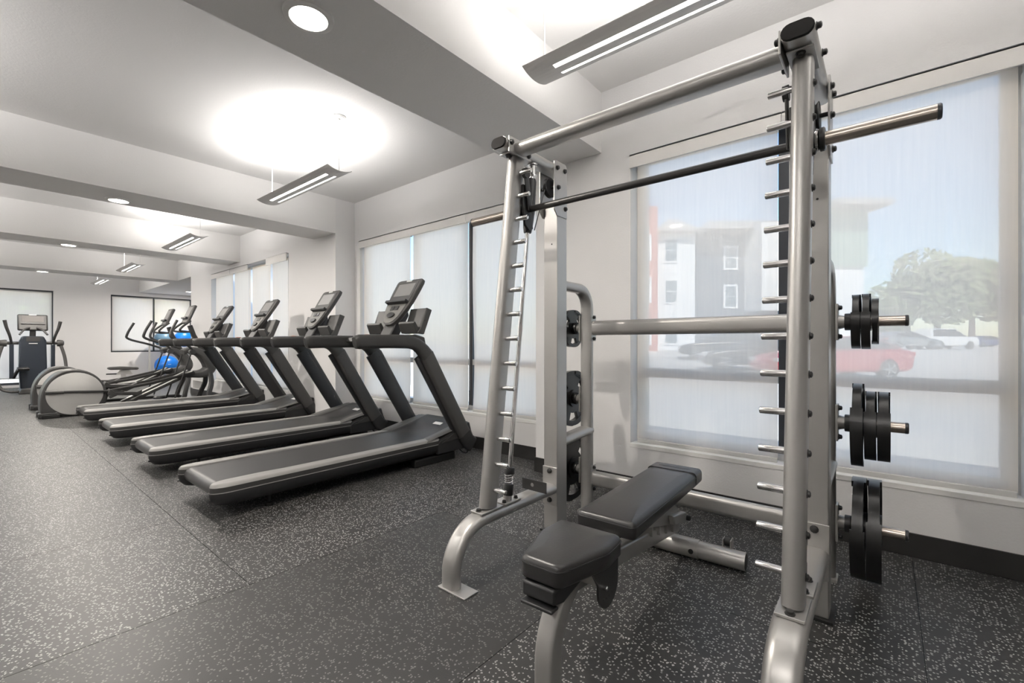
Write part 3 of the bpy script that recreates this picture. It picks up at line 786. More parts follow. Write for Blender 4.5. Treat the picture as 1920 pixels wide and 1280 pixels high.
# vinyl head band wrapped round the end of the back pad, with its printed badge
MB().sweep([(0, 0.625, 0.430), (0, 0.727, 0.430)], rrect(0.262, 0.076, 0.022, 4), side=(1,0,0)).build('head_band', 'vinyl_black', back)
badge = []
for i in range(25):
    t = -1 + 2*i/24; badge.append((t*0.085, 0.676 + 0.016*math.cos(t*PI/2)**0.6*(1+0.25*math.sin(9*t))))
badge += [(p[0], 0.676 - 0.010*math.cos(p[0]/0.085*PI/2)**0.7*(1+0.3*math.sin(7*p[0]/0.085))) for p in reversed(badge[1:-1])]
MB().extr(badge, 'z', 0.4682, 0.4688).build('printed_badge', 'vinyl_print', back)
seat = pad(rounded_poly([(-0.075, -0.655), (0.075, -0.655), (0.138, -0.44), (0.130, -0.305), (-0.130, -0.305), (-0.138, -0.44)], 0.03), 0.390, 0.462, 'seat_pad')
frame_path = [(0, -0.60, 0.008), (0, -0.60, 0.10)] + [(0, y, z) for y, z in arc((-0.37, 0.11), 0.23, 180, 112, 10)] + [(0, -0.30, 0.305), (0, 0.2, 0.232), (0, 0.66, 0.162)]
fr = MB().sweep(frame_path, rrect(0.066, 0.074, 0.012, 3), side=(1,0,0)).build('frame_beam', 'silver_paint', BN)
MB().box(-0.05, 0.05, -0.65, -0.55, 0.0, 0.010).build('front_foot', 'silver_paint', fr, bevel=0.003)
rf = MB().cyl((-0.40, 0.68, 0.048), (0.355, 0.68, 0.048), 0.0455, 24).build('rear_foot', 'silver_paint', BN)
MB().cyl((-0.10, 0.68, 0.048), (0.13, 0.68, 0.048), 0.0495, 24).build('sleeve', 'silver_paint', rf)
for sx in (-1, 1):
    MB().cyl((sx*0.356, 0.68, 0.048), (sx*0.350, 0.68, 0.048), 0.040, 20).build('inner_plug', 'black_plastic', rf)
    MB().box(sx*0.26-0.022, sx*0.26-0.016, 0.70, 0.755, 0.06, 0.125).box(sx*0.26+0.016, sx*0.26+0.022, 0.70, 0.755, 0.06, 0.125).build('wheel_bracket', 'silver_paint', rf)
    MB().cyl((sx*0.26-0.014, 0.738, 0.108), (sx*0.26+0.014, 0.738, 0.108), 0.026, 20).build('wheel', 'black_rubber', rf)
MB().cyl((0.10, 0.632, 0.048), (0.10, 0.628, 0.048), 0.013, 12).build('bolt', 'black_steel', rf)
# hinge brackets and ladder of the back rest
lad = MB()
for sx in (-1, 1): lad.extr([(0.05, 0.385), (0.05, 0.345), (0.42, 0.245), (0.64, 0.185), (0.66, 0.20), (0.60, 0.26), (0.40, 0.385)], 'x', sx*0.052-0.003, sx*0.052+0.003)
ld = lad.build('back_bracket', 'silver_paint', BN)
for y, z in ((0.22, 0.292), (0.32, 0.266), (0.42, 0.24), (0.52, 0.214)): MB().box(-0.046, 0.046, y-0.004, y+0.004, z-0.04, z+0.03).build('ladder_rung', 'silver_paint', ld)
MB().extr([(0.40, 0.30), (0.60, 0.262), (0.645, 0.22), (0.62, 0.20), (0.42, 0.25)], 'x', 0.055, 0.085).build('pivot_cover', 'silver_paint', ld, bevel=0.006)
MB().lathe([(0.014, 0), (0.014, 0.016), (0.008, 0.02)], (0.085, 0.615, 0.228), (1,0,0), 12).build('bolt', 'black_steel', ld)
for sx in (-1, 1):
    poly = [(-0.50, 0.392), (-0.300, 0.392), (-0.300, 0.32)] + arc((-0.3775, 0.305), 0.0775, 0, -180, 10) + [(-0.455, 0.33)]
    hb = MB().extr(poly, 'x', sx*0.105-0.004, sx*0.105+0.004).build('seat_bracket', 'black_steel', BN)
    MB().lathe([(0.008, 0), (0.008, 0.012), (0.005, 0.015)], (sx*0.109, -0.418, 0.312), (sx,0,0), 10).build('pin', 'chrome', hb)
    for k in range(4): MB().cyl((sx*0.1095, -0.418+0.022*k, 0.264+0.004*abs(k-1.5)), (sx*0.1101, -0.418+0.022*k, 0.264+0.004*abs(k-1.5)), 0.004, 8).build('hole', 'black_plastic', hb)
MB().box(-0.10, 0.10, -0.46, -0.36, 0.33, 0.388).build('seat_support', 'silver_paint', BN)
nb = MB().extr([(-0.660, 0.388), (-0.660, 0.340), (-0.60, 0.325), (-0.46, 0.35), (-0.46, 0.388)], 'x', -0.062, 0.062).build('seat_nose', 'black_plastic', BN, bevel=0.008)
MB().box(-0.060, 0.060, -0.672, -0.630, 0.318, 0.329).build('release_lever', 'black_plastic', nb, bevel=0.004)

# ------------------------------------------------------------------ treadmills (local: x sideways, y forward from the rear end)
def make_treadmill():
    t = thing('treadmill', (0,0,0), '', 'treadmill', 'row of treadmills')
    HW, RW = 0.40, 0.125            # half width of the deck, width of one side rail
    LEN = 1.93
    def side_outline(x0, x1, y1, rr):
        """plan outline of a rail from the rounded rear end to y1; x0 inner, x1 outer (x1 > x0)"""
        w = x1-x0
        pts = [(x1, y1)] + [(x1 - w/2 + w/2*math.cos(a), rr - rr*math.sin(a)) for a in [PI/2*k/6 for k in range(7)]]
        pts += [(x0 + w/2 - w/2*math.sin(a), rr - rr*math.cos(a)) for a in [PI/2*k/6 for k in range(1, 7)]]
        pts += [(x0, 0.30), (x0, 0.34), (x0+0.016, 0.48), (x0+0.018, y1)]
        return pts
    for s in (-1, 1):
        def stackup(layers, y1, rr):
            V = []; Fc = []; n = None
            for ins, z, dy in layers:
                o = [(s*(x), y+dy) for x, y in side_outline(HW-RW+ins*0.2, HW-ins, y1, rr)]
                n = len(o); V += [(x, y+ins*0.6*(1 if y < 0.2 else 0), z) for x, y in o]
            for i in range(len(layers)-1):
                for j in range(n): Fc.append((i*n+j, i*n+(j+1) % n, (i+1)*n+(j+1) % n, (i+1)*n+j))
            Fc.append(tuple(range(n-1, -1, -1))); Fc.append(tuple((len(layers)-1)*n+j for j in range(n)))
            return MB().add(V, Fc)
        stackup([(0.055, 0.086, 0.05), (0.03, 0.098, 0.02), (0.010, 0.128, 0.004), (0.0, 0.165, 0), (0.0, 0.183, 0)], LEN, 0.11).build('hull_side', 'black_plastic', t)
        stackup([(-0.002, 0.182, 0), (-0.002, 0.187, 0)], LEN, 0.11).build('seam_strip', 'grey_rail', t)
        stackup([(0.001, 0.187, 0), (0.003, 0.2185, 0.001)], LEN-0.05, 0.11).build('side_band', 'charcoal_plastic', t)
        stackup([(0.003, 0.2187, 0.001), (0.009, 0.232, 0.003), (0.016, 0.239, 0.006), (0.026, 0.2415, 0.010)], LEN-0.05, 0.11).build('side_rail', 'grey_rail', t)
        MB().cyl((s*(HW-RW+0.03), 0.118, 0.14), (s*(HW-0.05), -0.0, 0.135), 0.008, 8).build('end_screw', 'black_plastic', t)
    MB().box(-0.28, 0.28, 0.12, 1.95, 0.10, 0.205).build('deck', 'black_plastic', t)
    # running belt wrapped over the rear roller
    prof = [(1.95, 0.232)] + [(0.075 + 0.052*math.cos(a), 0.180 + 0.052*math.sin(a)) for a in [PI/2 + PI*k/10 for k in range(11)]] + [(0.3, 0.128), (0.3, 0.15), (1.95, 0.15)]
    MB().extr(prof, 'x', -0.282, 0.282).build('belt', 'belt_rubber', t)
    # motor hood
    def hood(u, v):
        x = -HW + 2*HW*u; ax = abs(x)/HW
        y0 = 1.90 - 0.17*max(0, (ax-0.15)/0.85)**1.2
        y = y0 + (2.28-y0)*v
        zs = 0.243 + 0.105*v**0.85
        zc = 0.233 + 0.125*v**1.35 - 0.010*math.sin(v*PI)*max(0, 1-ax*1.2)
        k = max(0, min(1, (ax-0.62)/0.16)); k = k*k*(3-2*k)
        z = zs*k + zc*(1-k)
        if ax > 0.93: z -= 0.02*(ax-0.93)/0.07
        return (x, y, z)
    MB().grid(lambda u, v: hood(0.155+0.69*u, v), 24, 14).build('motor_hood', 'charcoal_plastic', t, normals=False)
    for u0 in (0.0, 0.845):
        MB().grid(lambda u, v: hood(u0+0.155*u, v), 8, 14).build('hood_wing', 'wing_grey', t, normals=False)
    for s in (-1, 1):
        MB().extr([(1.86, 0.187), (1.875, 0.225), (2.0, 0.268), (2.1, 0.290), (2.2, 0.311), (2.28, 0.330), (2.30, 0.25), (2.2, 0.187)], 'x', min(s*0.355, s*0.4), max(s*0.355, s*0.4)).build('side_cheek', 'charcoal_plastic', t)
    MB().obox((0.10, 2.12, 0.320), (0.115, 0.045, 0.004), (0.34, 0, 0)).build('hood_label', 'sticker_white', t)
    prof = [(1.86, 0.088), (2.22, 0.092), (2.30, 0.11), (2.335, 0.15), (2.335, 0.20), (2.31, 0.25), (2.28, 0.345), (2.20, 0.33), (2.08, 0.26), (1.90, 0.22), (1.86, 0.187)]
    MB().extr(prof, 'x', -HW-0.004, HW+0.004).build('front_hull', 'black_plastic', t, bevel=0.008)
    for s in (-1, 1):
        pan = [(1.905, 0.19), (2.16, 0.205), (2.19, 0.215), (2.185, 0.245), (2.14, 0.272), (2.06, 0.262)]
        a, b = (HW+0.002, HW+0.010) if s > 0 else (-HW-0.010, -HW-0.002)
        sp = MB().extr(pan, 'x', a, b).build('side_panel', 'charcoal_plastic', t, bevel=0.003)
        MB().cyl((s*(HW+0.010), 2.11, 0.225), (s*(HW+0.0112), 2.11, 0.225), 0.006, 8).build('screw', 'black_plastic', sp)
        # leaning upright and handrail
        xc = s*(HW+0.012)
        up = MB().sweep([(xc, 2.245, 0.165), (xc, 2.195, 0.24), (xc, 1.95, 0.645), (xc, 1.712, 1.04)], rrect(0.068, 0.150, 0.030, 4), side=(1,0,0)).build('upright', 'graphite_plastic', t)
        MB().sweep([(xc-s*0.026, 2.150, 0.25), (xc-s*0.026, 1.655, 1.04)], rrect(0.030, 0.135, 0.006, 2), side=(1,0,0)).build('inner_cover', 'black_plastic', up)
        for yy, zz in ((1.69, 1.01), (1.755, 1.01), (1.735, 0.93)):
            MB().cyl((xc-s*0.0405, yy-0.02, zz), (xc-s*0.0425, yy-0.02, zz), 0.007, 8).build('bolt', 'button_black', up)
        MB().sweep([(xc, 2.30, 0.120), (xc, 2.24, 0.165), (xc, 2.19, 0.245)], rrect(0.074, 0.158, 0.030, 4), side=(1,0,0)).build('upright_foot', 'black_plastic', up)
        path = [(xc, 0.980, 1.155), (xc, 0.990, 1.157), (xc, 1.02, 1.160), (xc, 1.25, 1.165), (xc, 1.45, 1.165)] + [(xc, y, z) for y, z in [(1.53, 1.158), (1.59, 1.140), (1.635, 1.112), (1.67, 1.080), (1.712, 1.035)]]
        n = len(path); sc = [(0.72, 0.70), (0.90, 0.90), (1, 1)] + [(1, 1)]*(n-6) + [(1, 1.04), (1, 1.12), (0.98, 1.22)]
        hr = MB().sweep(path, rrect(0.080, 0.118, 0.034, 4), side=(1,0,0), scale=sc).build('handrail', 'charcoal_plastic', t)
        MB().box(xc-0.041, xc+0.041, 1.0, 1.46, 1.128, 1.131).build('grip_line', 'black_plastic', hr)
    # dash between the rails
    d = MB().extr([(1.36, 1.16), (1.38, 1.205), (1.62, 1.228), (1.72, 1.205), (1.74, 1.12), (1.60, 1.10)], 'x', -HW+0.02, HW-0.02).build('dash', 'charcoal_plastic', t, bevel=0.01)
    MB().sweep(smooth_path([(-0.12, 1.52, 1.222), (-0.16, 1.46, 1.232), (-0.20, 1.42, 1.222), (-0.215, 1.37, 1.19)], 4), circ(0.004, 6)).build('safety_cord', 'cord_orange', d)
    MB().extr([(1.53, 1.20), (1.64, 1.20), (1.77, 1.42), (1.74, 1.50), (1.68, 1.46), (1.57, 1.27)], 'x', -0.085, 0.085).build('console_neck', 'black_plastic', t, bevel=0.012)
    # console: shield-shaped slab leaning away from the runner
    O = Vector((0, 1.565, 1.325)); U = Vector((0, 0.29, 0.475)).normalized(); N = Vector((0, -U.z, U.y)); Hh = 0.545
    def P3(x, v, d): return tuple(O + Vector((x, 0, 0)) + U*v + N*d)
    out = [(0.196, 0.515), (0.186, 0.538), (0.163, Hh)]
    out = out + [(-x, v) for x, v in reversed(out)]
    left = [(-0.194, 0.42), (-0.182, 0.28), (-0.158, 0.17), (-0.125, 0.085), (-0.085, 0.03), (-0.04, 0.006)]
    out = out + left + [(-x, v) for x, v in reversed(left)]
    def slab(ol, d0, d1, ins=0.0):
        cv = sum(v for _, v in ol)/len(ol); n = len(ol)
        rings = [(1-ins, d0), (1.0, d0+0.010), (1.0, d1-0.010), (1-ins, d1)] if ins else [(1.0, d0), (1.0, d1)]
        V = []; Fc = []
        for k, dd in rings: V += [P3(x*k, cv+(v-cv)*k, dd) for x, v in ol]
        for i in range(len(rings)-1):
            for j in range(n): Fc.append((i*n+j, i*n+(j+1) % n, (i+1)*n+(j+1) % n, (i+1)*n+j))
        Fc.append(tuple(range(n-1, -1, -1))); Fc.append(tuple((len(rings)-1)*n+j for j in range(n)))
        return MB().add(V, Fc)
    co = slab(out, -0.052, 0.0, 0.05).build('console', 'graphite_plastic', t)
    def rect(x0, x1, v0, v1): return [(x0, v0), (x1, v0), (x1, v1), (x0, v1)]
    slab(rect(-0.163, 0.163, 0.275, 0.505), 0.0, 0.003).build('screen_bezel', 'charcoal_plastic', co)
    slab(rect(-0.130, 0.130, 0.335, 0.485), 0.003, 0.0045).build('screen', 'screen_glass', co)
    slab(rect(-0.042, 0.042, 0.514, 0.530), -0.002, 0.003).build('handle_slot', 'sticker_white', co)
    slab(rect(-0.162, 0.162, 0.240, 0.268), 0.0, 0.042).build('reading_ledge', 'black_plastic', co, bevel=0.005)
    low = [(0.150, 0.232), (0.136, 0.16), (0.112, 0.09), (0.075, 0.042), (0.035, 0.022)]
    slab(low + [(-x, v) for x, v in reversed(low)], 0.0, 0.004).build('key_panel', 'panel_grey', co)
    slab(rect(-0.062, -0.004, 0.165, 0.212), 0.004, 0.010).build('key', 'button_black', co, bevel=0.003)
    slab(rect(0.004, 0.062, 0.165, 0.212), 0.004, 0.010).build('key', 'button_black', co, bevel=0.003)
    slab([(0.058*math.cos(a), 0.105+0.030*math.sin(a)) for a in [2*PI*k/16 for k in range(16)]], 0.004, 0.018).build('stop_button', 'button_black', co, bevel=0.004)
    for s in (-1, 1):
        # accessory tray: ribbed back wall, bottom lip and outer cheek
        x0, x1 = s*0.150, s*0.380; a, b = min(x0, x1), max(x0, x1)
        prof = [(1.590, 1.330), (1.597, 1.348), (1.612, 1.348), (1.640, 1.300), (1.672, 1.298), (1.735, 1.478), (1.768, 1.470), (1.675, 1.236), (1.625, 1.240)]
        tr = MB().extr(prof, 'x', a, b).build('tray', 'charcoal_plastic', t, bevel=0.005)
        ck = [(1.625, 1.240), (1.668, 1.300), (1.737, 1.482), (1.800, 1.462), (1.705, 1.230)]
        c0, c1 = (0.362, 0.390) if s > 0 else (-0.390, -0.362)
        MB().extr(ck, 'x', c0, c1).build('tray_cheek', 'graphite_plastic', tr, bevel=0.008)
        MB().cyl((s*0.390, 1.71, 1.36), (s*0.3915, 1.71, 1.36), 0.008, 10).build('screw', 'button_black', tr)
        # feet
        MB().box(s*0.33-0.035, s*0.33+0.035, 1.62, 2.12, 0.0, 0.075).build('front_foot', 'black_rubber', t, bevel=0.012)
        MB().lathe([(0.03, 0), (0.03, 0.02), (0.012, 0.025), (0.012, 0.11)], (s*0.30, 0.38, 0.0), (0,0,1), 14).build('rear_foot', 'black_rubber', t)
    MB().sweep(smooth_path([(0.30, 2.20, 0.10), (0.34, 2.24, 0.04), (0.36, 2.29, 0.03), (0.33, 2.31, 0.11)], 5), circ(0.006, 6)).build('power_cord', 'black_rubber', t)
    return t
tm = make_treadmill()
TX = [-3.67, -5.21, -6.91, -8.68]
TL = ['black treadmill beside the Smith machine', 'black treadmill second from the Smith machine', 'black treadmill third from the Smith machine', 'black treadmill next to the ellipticals, last of the four']
for i in range(4):
    o = tm if i == 0 else copy_tree(tm)
    o.location = (TX[i], 0.975, 0); o['label'] = TL[i]

# ------------------------------------------------------------------ elliptical trainers (local: y forward from the rear end)
def make_elliptical():
    t = thing('elliptical_trainer', (0,0,0), '', 'elliptical', 'elliptical trainers')
    W = 0.20
    # rear drum shell
    ol = [(0.06, 0.03), (0.05, 0.20), (0.06, 0.36), (0.11, 0.52), (0.20, 0.65), (0.31, 0.72), (0.44, 0.735), (0.57, 0.70), (0.69, 0.61), (0.78, 0.47), (0.82, 0.32), (0.80, 0.18), (0.72, 0.08), (0.60, 0.035)]
    sp = smooth_path([(0, y, z) for y, z in ol + [ol[0]]], 3)[:-1]
    shell = MB().extr([(p.y, p.z) for p in sp], 'x', -W, W).build('drum_shell', 'charcoal_plastic', t, bevel=0.02)
    for s in (-1, 1):
        disc = [(0.33, 0.0), (0.33, 0.006), (0.315, 0.012), (0.235, 0.008), (0.225, 0.013), (0.02, 0.014)]
        dm = MB().lathe(disc, (s*W, 0.435, 0.355), (s, 0, 0), 40).build('drum_disc', 'drum_grey', shell)
        # crank arm and pedal
        ca = MB().cyl((s*(W+0.035), 0.10, 0.40), (s*(W+0.035), 0.30, 0.395), 0.032, 14).build('crank_sleeve', 'graphite_plastic', t)
        MB().sweep([(s*(W+0.035), 0.28, 0.395), (s*(W+0.035), 0.86, 0.36), (s*(W+0.03), 1.02, 0.34)], rrect(0.035, 0.036, 0.008, 2), side=(1,0,0)).build('pedal_arm', 'black_steel', t)
        off = 0.0 if s > 0 else 0.10
        pd = MB().extr([(0.80, 0.325), (0.82, 0.30), (1.20, 0.262), (1.24, 0.30), (1.25, 0.36), (1.18, 0.325), (0.90, 0.345), (0.84, 0.40)], 'x', min(s*0.08, s*0.28), max(s*0.08, s*0.28))
        pd.V = [(x, y, z+off) for x, y, z in pd.V]
        pd.build('pedal', 'charcoal_plastic', t, bevel=0.006)
        # sloping track
        MB().sweep([(s*0.16, 1.05, 0.13), (s*0.16, 2.02, 0.62)], rrect(0.10, 0.05, 0.006, 2), side=(1,0,0)).build('track_beam', 'charcoal_plastic', t)
        for dx in (-0.035, 0.0, 0.035):
            MB().sweep([(s*0.16+dx, 1.12, 0.19), (s*0.16+dx, 2.0, 0.635)], rrect(0.018, 0.010, 0.003, 2), side=(1,0,0)).build('track_rail', 'track_silver', t)
        MB().sweep([(s*0.23, 0.80, 0.36), (s*0.23, 1.40, 0.46), (s*0.23, 1.98, 0.60)], rrect(0.03, 0.05, 0.008, 2), side=(1,0,0)).build('link_bar', 'black_steel', t)
        # moving arm: drops from the pivot to the link, rises and bends back to the grip
        MB().cyl((s*0.26, 1.96, 0.985), (s*0.26, 1.70, 0.13), 0.013, 10).build('drop_rod', 'black_steel', t)
        hub = MB().cyl((s*0.20, 1.97, 0.985), (s*0.30, 1.97, 0.985), 0.05, 18).build('arm_hub', 'charcoal_plastic', t)
        k = 0.30 if s < 0 else 0.05
        MB().sweep(smooth_path([(s*0.27, 1.98, 1.02), (s*0.30, 1.90-k*0.5, 1.12), (s*0.31, 1.72-k, 1.23), (s*0.30, 1.69-k, 1.33), (s*0.27, 1.79-k, 1.56)], 5), circ(0.022, 10)).build('moving_arm', 'charcoal_plastic', t)
        MB().sweep(smooth_path([(s*0.04, 1.98, 1.36), (s*0.14, 1.90, 1.36), (s*0.20, 1.80, 1.38), (s*0.20, 1.84, 1.45), (s*0.17, 1.97, 1.56)], 5), circ(0.019, 10)).build('fixed_handle', 'charcoal_plastic', t)
        # front legs
        MB().sweep(smooth_path([(s*0.14, 2.29, 0.60), (s*0.18, 2.30, 0.40), (s*0.24, 2.24, 0.20), (s*0.27, 2.20, 0.02)], 4), rrect(0.06, 0.08, 0.02, 3), side=(1,0,0)).build('front_leg', 'charcoal_plastic', t)
        MB().box(s*0.27-0.05, s*0.27+0.05, 2.10, 2.28, 0, 0.035).build('front_pad', 'black_rubber', t, bevel=0.006)
        MB().box(s*0.15-0.06, s*0.15+0.06, 0.03, 0.24, 0.0, 0.085).build('rear_pad', 'charcoal_plastic', shell, bevel=0.015)
    MB().box(-0.24, 0.24, 0.06, 0.26, 0.0, 0.06).build('rear_base', 'black_rubber', t, bevel=0.01)
    MB().cyl((-0.06, 0.5, 0.05), (-0.06, 2.2, 0.05), 0.03, 10).build('base_bar', 'black_steel', t)
    MB().lathe([(0.12, 0), (0.12, 0.03), (0.09, 0.06)], (0.0, 1.86, 0.02), (0,0,1), 24).build('incline_motor', 'black_plastic', t)
    # C-shaped front housing
    cpath = smooth_path([(0, 1.88, 0.985), (0, 2.02, 1.02), (0, 2.17, 0.95), (0, 2.28, 0.80), (0, 2.31, 0.66), (0, 2.20, 0.575), (0, 2.02, 0.565), (0, 1.92, 0.555)], 5)
    n = len(cpath)
    MB().sweep(cpath, rrect(0.34, 0.13, 0.04, 4), side=(1,0,0), scale=[(0.75+0.25*math.sin(PI*i/(n-1)), 0.62+0.6*math.sin(PI*i/(n-1))) for i in range(n)]).build('front_housing', 'graphite_plastic', t)
    MB().sweep([(0, 2.22, 0.98), (0, 2.06, 1.30), (0, 2.0, 1.48)], rrect(0.10, 0.07, 0.02, 3), side=(1,0,0)).build('mast', 'charcoal_plastic', t)
    a = math.radians(22)
    def pt(x, v, d): return (x, 1.90 + v*math.sin(a) - d*math.cos(a), 1.52 + v*math.cos(a) + d*math.sin(a))
    def slab(x0, x1, v0, v1, d0, d1):
        V = [pt(x, v, d) for d in (d0, d1) for x, v in ((x0,v0),(x1,v0),(x1,v1),(x0,v1))]
        return MB().add(V, [(0,3,2,1),(4,5,6,7),(0,1,5,4),(1,2,6,5),(2,3,7,6),(3,0,4,7)])
    co = slab(-0.17, 0.17, 0.0, 0.37, -0.05, 0.0).build('console', 'graphite_plastic', t, bevel=0.02)
    slab(-0.125, 0.125, 0.14, 0.33, 0.0, 0.004).build('screen', 'screen_glass', co)
    slab(-0.14, 0.14, 0.08, 0.11, 0.0, 0.04).build('reading_ledge', 'black_plastic', co)
    return t
el = make_elliptical()
el.location = (-10.02, 0.62, 0); el['label'] = 'elliptical trainer with a grey drum, next to the last treadmill'
el2 = copy_tree(el); el2.location = (-11.42, 0.62, 0); el2['label'] = 'elliptical trainer with a grey drum, on the far side of another elliptical'

# ------------------------------------------------------------------ standing trainer with hanging pedals, its user side turned to the room
def make_amt():
    t = thing('standing_trainer', (-15.0, 0.92, 0), 'dark standing cardio trainer with hanging pedals, in front of the tall end window', 'gym machine', rz=PI/2)
    MB().extr([(-0.20, 0.10), (0.20, 0.10), (0.225, 0.60), (0.215, 1.20), (0.17, 1.31), (-0.17, 1.31), (-0.215, 1.20), (-0.225, 0.60)], 'y', 0.10, 0.42).build('tower', 'navy_shroud', t, bevel=0.03)
    MB().box(-0.11, 0.11, 0.085, 0.10, 1.19, 1.30).build('tower_badge', 'charcoal_plastic', t)
    MB().box(-0.07, 0.07, 0.08, 0.086, 1.135, 1.15).build('brand_strip', 'sticker_white', t)
    MB().extr([(-0.24, 0.0), (0.24, 0.0), (0.19, 0.12), (-0.19, 0.12)], 'y', -0.10, 0.60).build('base', 'graphite_plastic', t, bevel=0.02)
    MB().sweep([(0, 0.26, 1.28), (0, 0.18, 1.50)], rrect(0.10, 0.08, 0.02, 3), side=(1,0,0)).build('console_neck', 'charcoal_plastic', t)
    a = math.radians(14)
    def slab(x0, x1, v0, v1, d0, d1):
        pt = lambda x, v, d: (x, 0.12 + v*math.sin(a) - d*math.cos(a), 1.44 + v*math.cos(a) + d*math.sin(a))
        V = [pt(x, v, d) for d in (d0, d1) for x, v in ((x0,v0),(x1,v0),(x1,v1),(x0,v1))]
        return MB().add(V, [(0,3,2,1),(4,5,6,7),(0,1,5,4),(1,2,6,5),(2,3,7,6),(3,0,4,7)])
    co = slab(-0.245, 0.245, 0.0, 0.39, -0.06, 0).build('console', 'charcoal_plastic', t, bevel=0.03)
    slab(-0.175, 0.175, 0.205, 0.345, 0, 0.004).build('screen', 'screen_matte', co)
    slab(-0.19, 0.19, 0.15, 0.18, 0, 0.03).build('reading_ledge', 'black_plastic', co)
    slab(-0.06, 0.06, 0.365, 0.38, 0, 0.004).build('name_strip', 'sticker_white', co)
    for s in (-1, 1):
        MB().sweep(smooth_path([(s*0.06, 0.10, 1.50), (s*0.14, 0.02, 1.46), (s*0.22, -0.06, 1.34)], 4), circ(0.02, 10)).build('fixed_handle', 'charcoal_plastic', t)
        MB().cyl((s*0.18, 0.26, 1.15), (s*0.44, 0.26, 1.15), 0.035, 14).build('pivot_arm', 'black_steel', t)
        MB().lathe([(0.075, 0), (0.08, 0.03), (0.07, 0.10), (0.04, 0.12)], (s*0.40, 0.26, 1.15), (s,0,0), 18).build('pivot_hub', 'graphite_plastic', t)
        MB().sweep(smooth_path([(s*0.33, 0.24, 1.15), (s*0.36, 0.14, 1.32), (s*0.41, 0.08, 1.50), (s*0.44, 0.05, 1.66)], 4), circ(1, 10), scale=[0.022+0.012*i/12 for i in range(13)]).build('moving_arm', 'charcoal_plastic', t)
        MB().sweep(smooth_path([(s*0.46, 0.26, 1.12), (s*0.53, 0.22, 0.80), (s*0.55, 0.18, 0.45), (s*0.50, 0.12, 0.15), (s*0.36, 0.10, 0.06), (s*0.22, 0.10, 0.055)], 6), rrect(0.09, 0.06, 0.025, 3), side=(0,1,0)).build('side_leg', 'graphite_plastic', t)
        MB().box(s*0.33-0.035, s*0.33+0.035, 0.18, 0.26, 0.35, 1.12).build('hanging_link', 'navy_shroud', t, bevel=0.008)
        z = 0.58 if s < 0 else 0.42
        MB().sweep([(s*0.30, 0.22, 0.36), (s*0.24, -0.02, z-0.03)], rrect(0.05, 0.05, 0.01, 2)).build('pedal_link', 'black_steel', t)
        MB().extr([(-0.36, z), (-0.30, z-0.045), (0.02, z-0.05), (0.05, z+0.03), (-0.02, z+0.02), (-0.30, z+0.03)], 'x', s*0.17-0.09, s*0.17+0.09).build('pedal', 'black_plastic', t, bevel=0.01)
    return t
make_amt()

# ------------------------------------------------------------------ small bench, step, ball rack and balls at the end of the room
sb = thing('stretch_bench', (-16.35, 2.72, 0), 'small grey padded bench on a silver frame by the end wall', 'bench')
MB().extr([(-0.33, 0.455), (-0.30, 0.42), (0.28, 0.40), (0.32, 0.43), (0.30, 0.475), (-0.05, 0.50), (-0.30, 0.49)], 'x', -0.15, 0.15).build('pad', 'graphite_plastic', sb, bevel=0.015)
MB().box(-0.03, 0.03, -0.05, 0.05, 0.05, 0.41).build('post', 'track_silver', sb)
MB().extr([(-0.16, 0.28), (0.20, 0.28), (0.12, 0.40), (-0.06, 0.40)], 'x', -0.06, 0.06).build('bracket', 'track_silver', sb)
MB().box(-0.03, 0.03, -0.42, 0.42, 0.035, 0.085).build('base_beam', 'track_silver', sb)
for s in (-1, 1): MB().box(-0.22, 0.22, s*0.40-0.03, s*0.40+0.03, 0.0, 0.06).build('foot', 'black_rubber', sb)
MB().cyl((0, -0.36, 0.30), (0, -0.14, 0.30), 0.018, 10).build('adjust_handle', 'black_plastic', sb)
st = thing('aerobic_step', (-15.55, 2.45, 0), 'low blue and grey aerobic step lying in front of the small bench', 'step')
MB().extr([(-0.45, 0.06), (0.45, 0.06), (0.42, 0.12), (-0.42, 0.12)], 'x', -0.18, 0.18).build('platform', 'drum_grey', st, bevel=0.01)
for s in (-1, 1): MB().box(-0.19, 0.19, s*0.32-0.12, s*0.32+0.12, 0.0, 0.06).build('riser', 'step_blue', st, bevel=0.008)
rk = thing('ball_rack', (-16.85, 4.15, 0), 'two-tier metal rack holding exercise balls by the end wall', 'rack')
for s in (-1, 1):
    MB().box(-0.30, 0.30, s*0.75-0.02, s*0.75+0.02, 0.0, 0.04).build('foot', 'track_silver', rk)
    MB().box(-0.02, 0.02, s*0.75-0.02, s*0.75+0.02, 0.04, 1.25).build('post', 'track_silver', rk)
for z in (0.20, 1.08):
    for x in (-0.17, 0.17):
        MB().cyl((x, -0.75, z), (x, 0.75, z), 0.012, 10).build('rail', 'track_silver', rk)
    for s in (-1, 1): MB().box(-0.18, 0.18, s*0.75-0.012, s*0.75+0.012, z-0.012, z+0.012).build('rail_arm', 'track_silver', rk)
def ball(y, z, r, m, label):
    o = MB().sphere((0,0,0), r, 28, 18).build('exercise_ball', m, sharp=180); o.location = (-16.85, y, z); tag(o, label, 'exercise ball', 'exercise balls on the rack')
    MB().lathe([(0.012, -0.002), (0.012, 0.004)], (0, 0, r*0.999), (0,0,1), 10).build('plug', 'sticker_white', o)
    return o
b1 = ball(3.82, 0.468, 0.305, 'ball_blue', 'bright blue exercise ball on the lower tier of the rack')
lg = MB()
for a0 in (-0.10, -0.05, 0.0, 0.05, 0.10): lg.obox((0.3085*math.cos(a0)*0.985, 0.3085*math.sin(a0), 0.045), (0.004, 0.014, 0.012), (0, 0, a0))
lg.build('printed_mark', 'sticker_white', b1)
